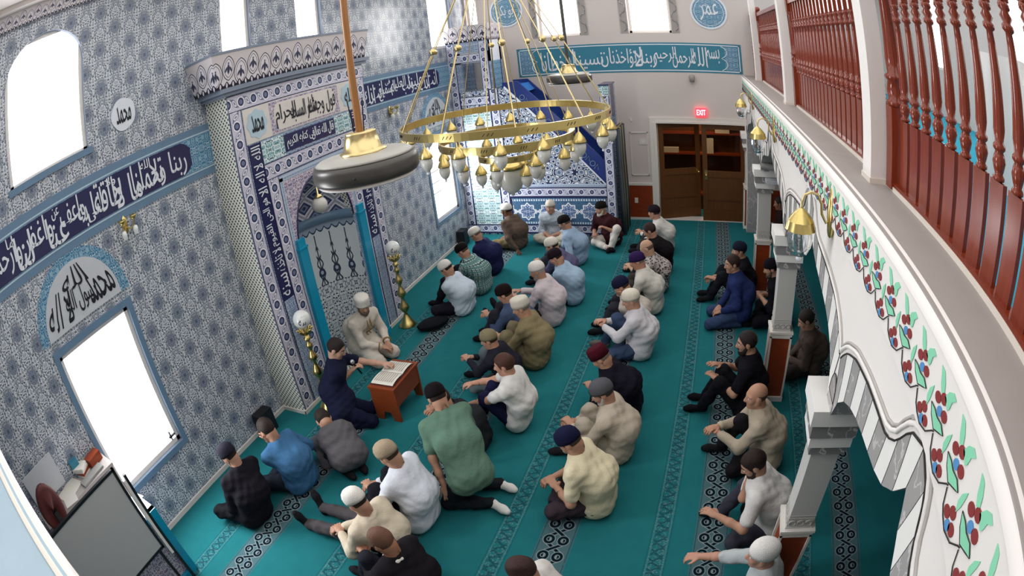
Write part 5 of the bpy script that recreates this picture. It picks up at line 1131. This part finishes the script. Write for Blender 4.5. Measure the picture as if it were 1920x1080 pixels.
    if beard:
        b_ = [Cp((.012, .058, -.03), (.05, .034, -.085), .022, .03), Cp((.012, -.058, -.03), (.05, -.034, -.085), .022, .03), Cp((.05, .034, -.085), (.074, 0, -.10), .03, .034), Cp((.05, -.034, -.085), (.074, 0, -.10), .03, .034), Cp((.096, .024, -.043), (.100, 0, -.036), .010, .011), Cp((.096, -.024, -.043), (.100, 0, -.036), .010, .011)]
        fmesh('beard', [Field(*bounds(b_, .015), .006).add(b_, .012).wrinkle(.0018, ph).mesh()], hairm(beard), root)
    if cap:
        kind, colr = cap; mb = MB(); a_, b_ = .109, .087
        pr = {'kufi': [(.99, .022), (1.05, .022), (1.06, .05), (1.0, .085), (.84, .113), (.58, .131), (.28, .139), (.002, .141)], 'flat': [(.99, .022), (1.05, .022), (1.06, .06), (1.03, .105), (.96, .128), (.80, .136), (.4, .139), (.002, .140)], 'turban': [(.99, .012), (1.09, .010), (1.16, .018), (1.17, .03), (1.16, .075), (1.19, .085), (1.17, .115), (1.10, .13), (.7, .14), (.002, .142)], 'fez': [(.99, .022), (1.05, .022), (1.02, .09), (.93, .128), (.86, .134), (.002, .136)]}[kind]
        tl = math.radians(-13); ct, st_ = math.cos(tl), math.sin(tl); n = 28
        mb.grid([[hp(*( -.012 + (q * a_ * math.cos(2 * PI * j / n)) * ct + (h_ - .05) * st_ * -1 * -1, q * b_ * math.sin(2 * PI * j / n), .05 + (h_ - .05) * ct - q * a_ * math.cos(2 * PI * j / n) * st_)) for j in range(n)] for q, h_ in pr], 0, True)
        mb.build('cap', knit(colr), root)
    return root
QW = 'men seated in rows on the prayer carpet'
WH, CR, BL, NV, GY, OL, MA, TN = '#e6e2da', '#ddd6c6', '#17171b', '#1b2040', '#56555a', '#7d7560', '#4c1724', '#8f8678'
def man(*a, **k): k.setdefault('group', QW); return person(*a, **k)
man('man in cream robe and white turban seated in front of the prayer niche', (.44, 6.93), (.60, 6.92, .80), -12, 'kneel', 'lap', (-25, 18), 1.08, shirt='#d2c9bd', cap=('turban', WH), beard='#5b5148', hair='#3a322c', pz=.22, robe=True, LH=(.84, 6.95, .25), RH=(.82, 6.83, .24), collar=False)
man('dark-haired young man in navy t-shirt kneeling at the book bench with a microphone', (1.08, 5.50), (.99, 5.76, .86), 28, 'kneel', 'lap', (-12, 32), 1.1, shirt='#1a1d35', sleeve='s', legs='#171a33', cap=None, hair='#241a17', sk='#c29a84', pz=.22, LH=(1.56, 6.10, .50), RH=(1.09, 5.79, .555), RP=(-.9, -.1, -.7), collar=False, curl=1.0, K=[(1.26, 5.76, .08), (1.40, 5.54, .08)])
man('grey-shirted man bowing, head hidden, behind the reader', (1.55, 4.82), (1.15, 5.05, .40), 150, 'kneel', 'lap', (0, 72), 1.05, pz=.2, shirt='#5d5a5e', legs='#1d2027')
man('man in blue shirt by the wall leaning his head on his hand', (1.14, 4.40), (.95, 4.40, .70), 180, 'cross', 'face', (0, 38), 1.12, shirt='#3f6a92', hair='#2c211d', legs='#20242e')
man('man in black with dark knit beanie nearest the tiled wall', (.95, 3.74), (.84, 3.87, .73), 172, 'cross', 'lap', (25, 34), 1.08, shirt='#18161d', legs='#15161b', cap=('kufi', '#262431'), beard='#8a7a6c')
man('man with legs stretched out, white cap and cream shirt', (2.45, 3.96), (2.41, 3.88, .69), 175, 'stretch', 'lap', (0, 40), 1.08, shirt='#d3c6b0', legs='#4a4648', cap=('kufi', WH), LH=(2.12, 3.80, .25), RH=(2.09, 3.88, .24))
man('man in white shirt and tan knit cap in the front row', (2.58, 4.38), (2.46, 4.40, .79), 180, 'hug', 'hug', (5, 38), 1.1, shirt='#d9dde6', legs='#1a1b22', cap=('kufi', '#a8967f'), hair='#3a2c22')
man('bare-headed man in black vest with white collar at the front edge', (2.92, 3.58), (2.85, 3.54, .73), 170, 'hug', 'hug', (10, 40), 1.1, shirt='#1a171c', hair='#6b4a3a', legs='#20212a', sk='#a8765c', colc='#e4ded2')
man('man in sage green polo up on his knees with white socks', (3.0, 4.72), (2.63, 5.08, .94), 145, 'custom', 'lap', (0, 42), 1.05, shirt='#5f7d6c', sleeve='s', legs='#20232a', feet='#e8e6e2', cap=('kufi', '#171216'), hair='#2a1e1a', pz=.40, K=[(2.78, 4.62, .075), (2.86, 4.92, .075)], A=[(3.17, 4.72, .07), (3.16, 4.98, .07)], T=[(3.33, 4.66, .05), (3.30, 4.95, .05)], LH=(2.79, 4.60, .30), RH=(2.66, 5.15, .28))
man('man in dark clothes mostly hidden behind the green polo', (2.68, 5.50), (2.40, 5.50, .58), 180, 'half', 'hug', (0, 35), 1.0, shirt='#24262a', legs='#17181c')
man('boy in white t-shirt with tousled hair hugging navy knees', (2.99, 5.94), (2.94, 5.93, .78), 180, 'hug', 'hug', (12, 15), .92, .95, shirt='#d8d6d2', sleeve='s', legs='#1a1c3a', hair='#4a2c22', sk='#c09078', RH=(2.50, 6.05, .42), LH=(2.52, 5.86, .28), collar=False)
man('boy in olive knit cap and dark vest', (2.62, 6.62), (2.52, 6.56, .67), 180, 'half', 'hug', (10, 20), .86, .9, shirt='#22222c', legs='#5e6a6e', cap=('kufi', '#857b60'), hair='#3a2a20')
man('stout man in khaki shirt and white cap, second row', (2.80, 7.18), (2.70, 7.19, .76), 180, 'hug', 'hug', (12, 25), 1.22, shirt='#867a5c', legs='#7a7058', cap=('flat', '#dcd5c6'), hair='#8a8078', sk='#bd9075')
man('man in slate blue shirt and black cap beside the khaki shirt', (2.46, 7.68), (2.31, 7.66, .69), 180, 'hug', 'hug', (5, 30), 1.0, shirt='#445270', legs='#2a2c34', cap=('kufi', '#1e1516'))
man('grey-bearded man in pinkish white shirt and white cap', (2.72, 8.24), (2.58, 8.25, .77), 180, 'stretch', 'knees', (8, 24), 1.15, shirt='#cbbfc4', legs='#2c2c30', cap=('kufi', WH), hair='#b5aea6', beard='#9c958d', LH=(2.28, 8.10, .42), RH=(2.26, 8.36, .40))
man('man in light blue shirt and dark cap behind the pinkish shirt', (2.86, 8.90), (2.66, 8.90, .70), 180, 'cross', 'face', (0, 40), 1.08, shirt='#9db6cd', legs='#1d2333', cap=('kufi', '#231720'))
man('man in dull purple shirt and white cap, half hidden', (2.62, 9.50), (2.47, 9.38, .69), 180, 'hug', 'hug', (0, 30), 1.0, shirt='#5a5878', legs='#30323c', cap=('kufi', '#ded8ca'))
man('man in pale blue shirt and black cap near the pulpit', (2.60, 10.38), (2.42, 10.38, .72), 180, 'cross', 'faceR', (0, 30), 1.05, shirt='#93aac4', legs='#3a4050', cap=('kufi', '#1a1718'), hair='#5a4c44')
man('man in white checked shirt facing the camera against the pulpit', (1.92, 11.44), (1.91, 11.30, .71), 268, 'cross', 'lap', (0, 5), 1.05, shirt='#d9dcde', pat=('plaid', '#a9b4be', '#8d98a6'), sleeve='e', legs='#c9c2b2', feet='#bdb5a4', cap=('kufi', '#dcd3c6'), hair='#7a7068')
man('man in brown shirt and white cap leaning on one arm near the pulpit', (1.28, 11.0), (1.14, 11.02, .74), 165, 'cross', 'lap', (15, 15), 1.1, shirt='#5f5046', legs='#7a6a4c', cap=('kufi', WH), hair='#2a1e1a', sk='#6e4a38', LH=(1.40, 10.66, .09))
man('man in navy shirt and white cap near the tiled wall', (1.22, 9.84), (1.0, 9.84, .69), 180, 'cross', 'lap', (0, 40), 1.12, shirt='#1d2146', legs='#1a1b26', cap=('kufi', WH), hair='#6a5a50')
man('man in green and white plaid shirt near the tiled wall', (1.31, 9.09), (1.09, 9.09, .69), 180, 'hug', 'hug', (0, 42), 1.08, shirt='#d6dedd', pat=('plaid', '#4f7a76', '#2c4442'), legs='#1e2026', cap=('kufi', '#181315'), hair='#4a3a32')
man('man in pale blue shirt and white cap beside the black bag', (1.30, 8.38), (1.14, 8.37, .70), 180, 'half', 'pray', (0, 42), 1.12, shirt='#c4d0dc', legs='#1f1d28', cap=('kufi', WH), sleeve='e')
man('white-bearded man in maroon shirt and white trousers against the pulpit gate', (3.03, 11.28), (2.90, 11.17, .73), 235, 'custom', 'lap', (-10, 12), 1.05, shirt='#3a1a20', sleeve='e', legs='#d6d0c8', feet='#15151a', cap=('kufi', '#1a1614'), hair='#c8c2b8', beard='#cfcac2', K=[(3.20, 11.02, .40), (2.78, 11.06, .12)], A=[(3.10, 10.93, .08), (3.02, 10.90, .07)], T=[(3.05, 10.80, .04), (3.16, 10.86, .045)], LH=(3.02, 11.02, .40), RH=(2.76, 11.13, .27))
man('man in white shirt and dark cap nearest the doors, third row', (4.07, 11.0), (3.89, 11.0, .73), 180, 'hug', 'hug', (-20, 15), 1.02, shirt='#d3cfca', legs='#3c3a3e', cap=('kufi', '#231822'), hair='#3a2c28')
man('dark-haired man in black shirt with hands at his mouth, third row', (4.10, 10.15), (3.90, 10.13, .70), 180, 'hug', 'pray', (0, 30), 1.02, shirt='#181418', sleeve='e', legs='#22222a', hair='#2e1d19')
man('bald man in black and white printed shirt, third row', (4.10, 9.42), (3.94, 9.36, .70), 180, 'hug', 'hug', (0, 30), 1.0, shirt='#b9b0ac', pat=('print', '#3a3438'), sleeve='s', legs='#2a2a30', bald=True, hair='#6b5a4c', sk='#c29a80')
man('man in white shirt and purple cap, third row', (4.07, 8.74), (3.88, 8.74, .75), 180, 'hug', 'hug', (8, 25), 1.05, shirt='#d2cec4', legs='#3f3a36', sleeve='e', cap=('kufi', '#321e4e'), hair='#8a7a70', sk='#c08d76')
man('man in beige shirt and navy cap with hand at face, third row', (3.96, 8.06), (3.77, 8.02, .70), 180, 'hug', 'face', (0, 40), 1.0, shirt='#bdb4a8', legs='#30303a', cap=('kufi', '#1c1c38'), hair='#3a2e2a')
man('white-capped man in white shirt and blue jeans, third row', (4.05, 7.54), (3.96, 7.55, .75), 180, 'half', 'hug', (10, 20), 1.12, shirt='#cfccd0', legs='#3b4a66', feet='#6a665e', cap=('kufi', '#e2dac8'), hair='#b5aba0', sk='#c2937c', LH=(3.62, 7.50, .40), RH=(3.63, 7.60, .42))
man('man in black shirt and maroon cap bowing his head, third row', (4.08, 6.36), (3.83, 6.34, .69), 180, 'cross', 'lap', (0, 45), 1.1, shirt='#15131f', legs='#17171f', cap=('fez', '#4a1220'), hair='#8a7a6c', LH=(3.70, 6.38, .26))
man('man in beige shirt and grey cap, third row from the front', (4.10, 5.67), (3.98, 5.68, .74), 180, 'hug', 'hug', (15, 30), 1.1, shirt='#c0b3a2', legs='#b3a999', cap=('kufi', '#57575c'), hair='#4a423c', beard='#b5aca2')
man('man in cream shirt and navy cap sitting cross-legged near the front', (4.06, 4.94), (3.86, 4.95, .75), 180, 'cross', 'lap', (0, 42), 1.15, shirt='#ded2b2', sleeve='s', legs='#3c3238', cap=('kufi', '#191a38'), hair='#4a3a30', LH=(3.74, 4.86, .26), RH=(3.68, 5.02, .24))
man('man in black and dark cap against the third column', (5.37, 9.18), (5.34, 9.26, .76), 180, 'hug', 'hug', (15, 5), 1.0, shirt='#17171c', sleeve='e', legs='#1a1d24', cap=('kufi', '#1c2232'), hair='#3a3430')
man('kneeling bare-headed man in navy jacket and jeans by the columns', (5.34, 8.46), (5.21, 8.58, .83), 183, 'kneel', 'lap', (18, 10), 1.05, shirt='#232f5c', legs='#38486a', hair='#33221c', pz=.22, K=[(4.93, 8.26, .08), (4.95, 8.66, .08)], LH=(5.08, 8.32, .25), RH=(5.06, 8.50, .24))
man('man in black beanie and black clothes beside the second column', (5.94, 8.50), (5.77, 8.57, .80), 172, 'cross', 'forward', (10, 20), 1.05, shirt='#14131a', sleeve='e', legs='#15151b', cap=('kufi', '#17141c'), beard='#4a4038', LH=(5.64, 8.46, .42), RH=(5.66, 8.58, .40))
man('bearded man in black hugging his knees before the second column', (5.37, 6.47), (5.33, 6.55, .83), 172, 'hug', 'hug', (12, 12), 1.02, shirt='#15131a', sleeve='s', legs='#15151b', hair='#241a18', beard='#241a18', feet='#101014', LH=(5.05, 6.47, .42), RH=(5.07, 6.65, .49), curl=.4)
man('close-cropped man in beige sweater between the columns', (5.60, 5.66), (5.41, 5.69, .79), 178, 'half', 'forward', (14, 8), 1.08, shirt='#b5a794', legs='#1d1a1e', bald=True, hair='#5a4236', sk='#bd8e75', LH=(5.10, 5.64, .38), RH=(5.09, 5.72, .40))
man('dark-haired man in white t-shirt resting his face on his hand', (5.66, 4.77), (5.38, 4.79, .79), 178, 'half', 'faceR', (12, 35), 1.12, shirt='#dcd9d6', sleeve='s', legs='#3a3a46', hair='#241713', beard='#2a1c18', LH=(5.16, 4.60, .36), collar=False, curl=.5)
man('man in pale grey shirt and white knit cap at the nearest column', (5.53, 3.60), (5.47, 3.81, .86), 168, 'half', 'knees', (12, 8), 1.12, shirt='#b7bdbe', sleeve='e', legs='#1d1a20', cap=('kufi', '#ece8e4'), hair='#b0a8a0', sk='#c4927c', RH=(5.04, 4.10, .44), LH=(5.15, 3.60, .38))
man('man in grey brown under the gallery, behind the second column', (6.24, 7.34), (6.12, 7.34, .70), 180, 'cross', 'lap', (0, 30), 1.05, shirt='#5a4e48', legs='#3a3634', hair='#2e2622')
man('dark-haired man in white shirt cut by the bottom edge of the picture', (4.02, 3.58), (3.89, 3.60, .70), 180, 'cross', 'lap', (0, 35), 1.05, shirt='#d5d1cb', legs='#2c2c34', hair='#3a2420')
man('dark figure seated far under the gallery by the door wall', (6.36, 11.9), (6.28, 11.9, .72), 180, 'cross', 'lap', (0, 15), 1.0, shirt='#2a1c1c', legs='#1d1a1a', hair='#241a18', sk='#9a6a54')
mi = thing('microphone', 'black microphone with silver head held by the young reader', 'microphone', (1.145, 5.835, .60)); mi.rotation_euler = (.35, -.2, .3)
MB().lathe([(.001, -.14), (.011, -.14), (.014, .05), (.018, .065), (.001, .066)], 14).build('handle', M['black'], mi); MB().sphere((0, 0, .085), .026, 14, 0, 1.15).build('grille', flat('silver_mesh', '#b9bcc4', .35, .5, .6), mi)
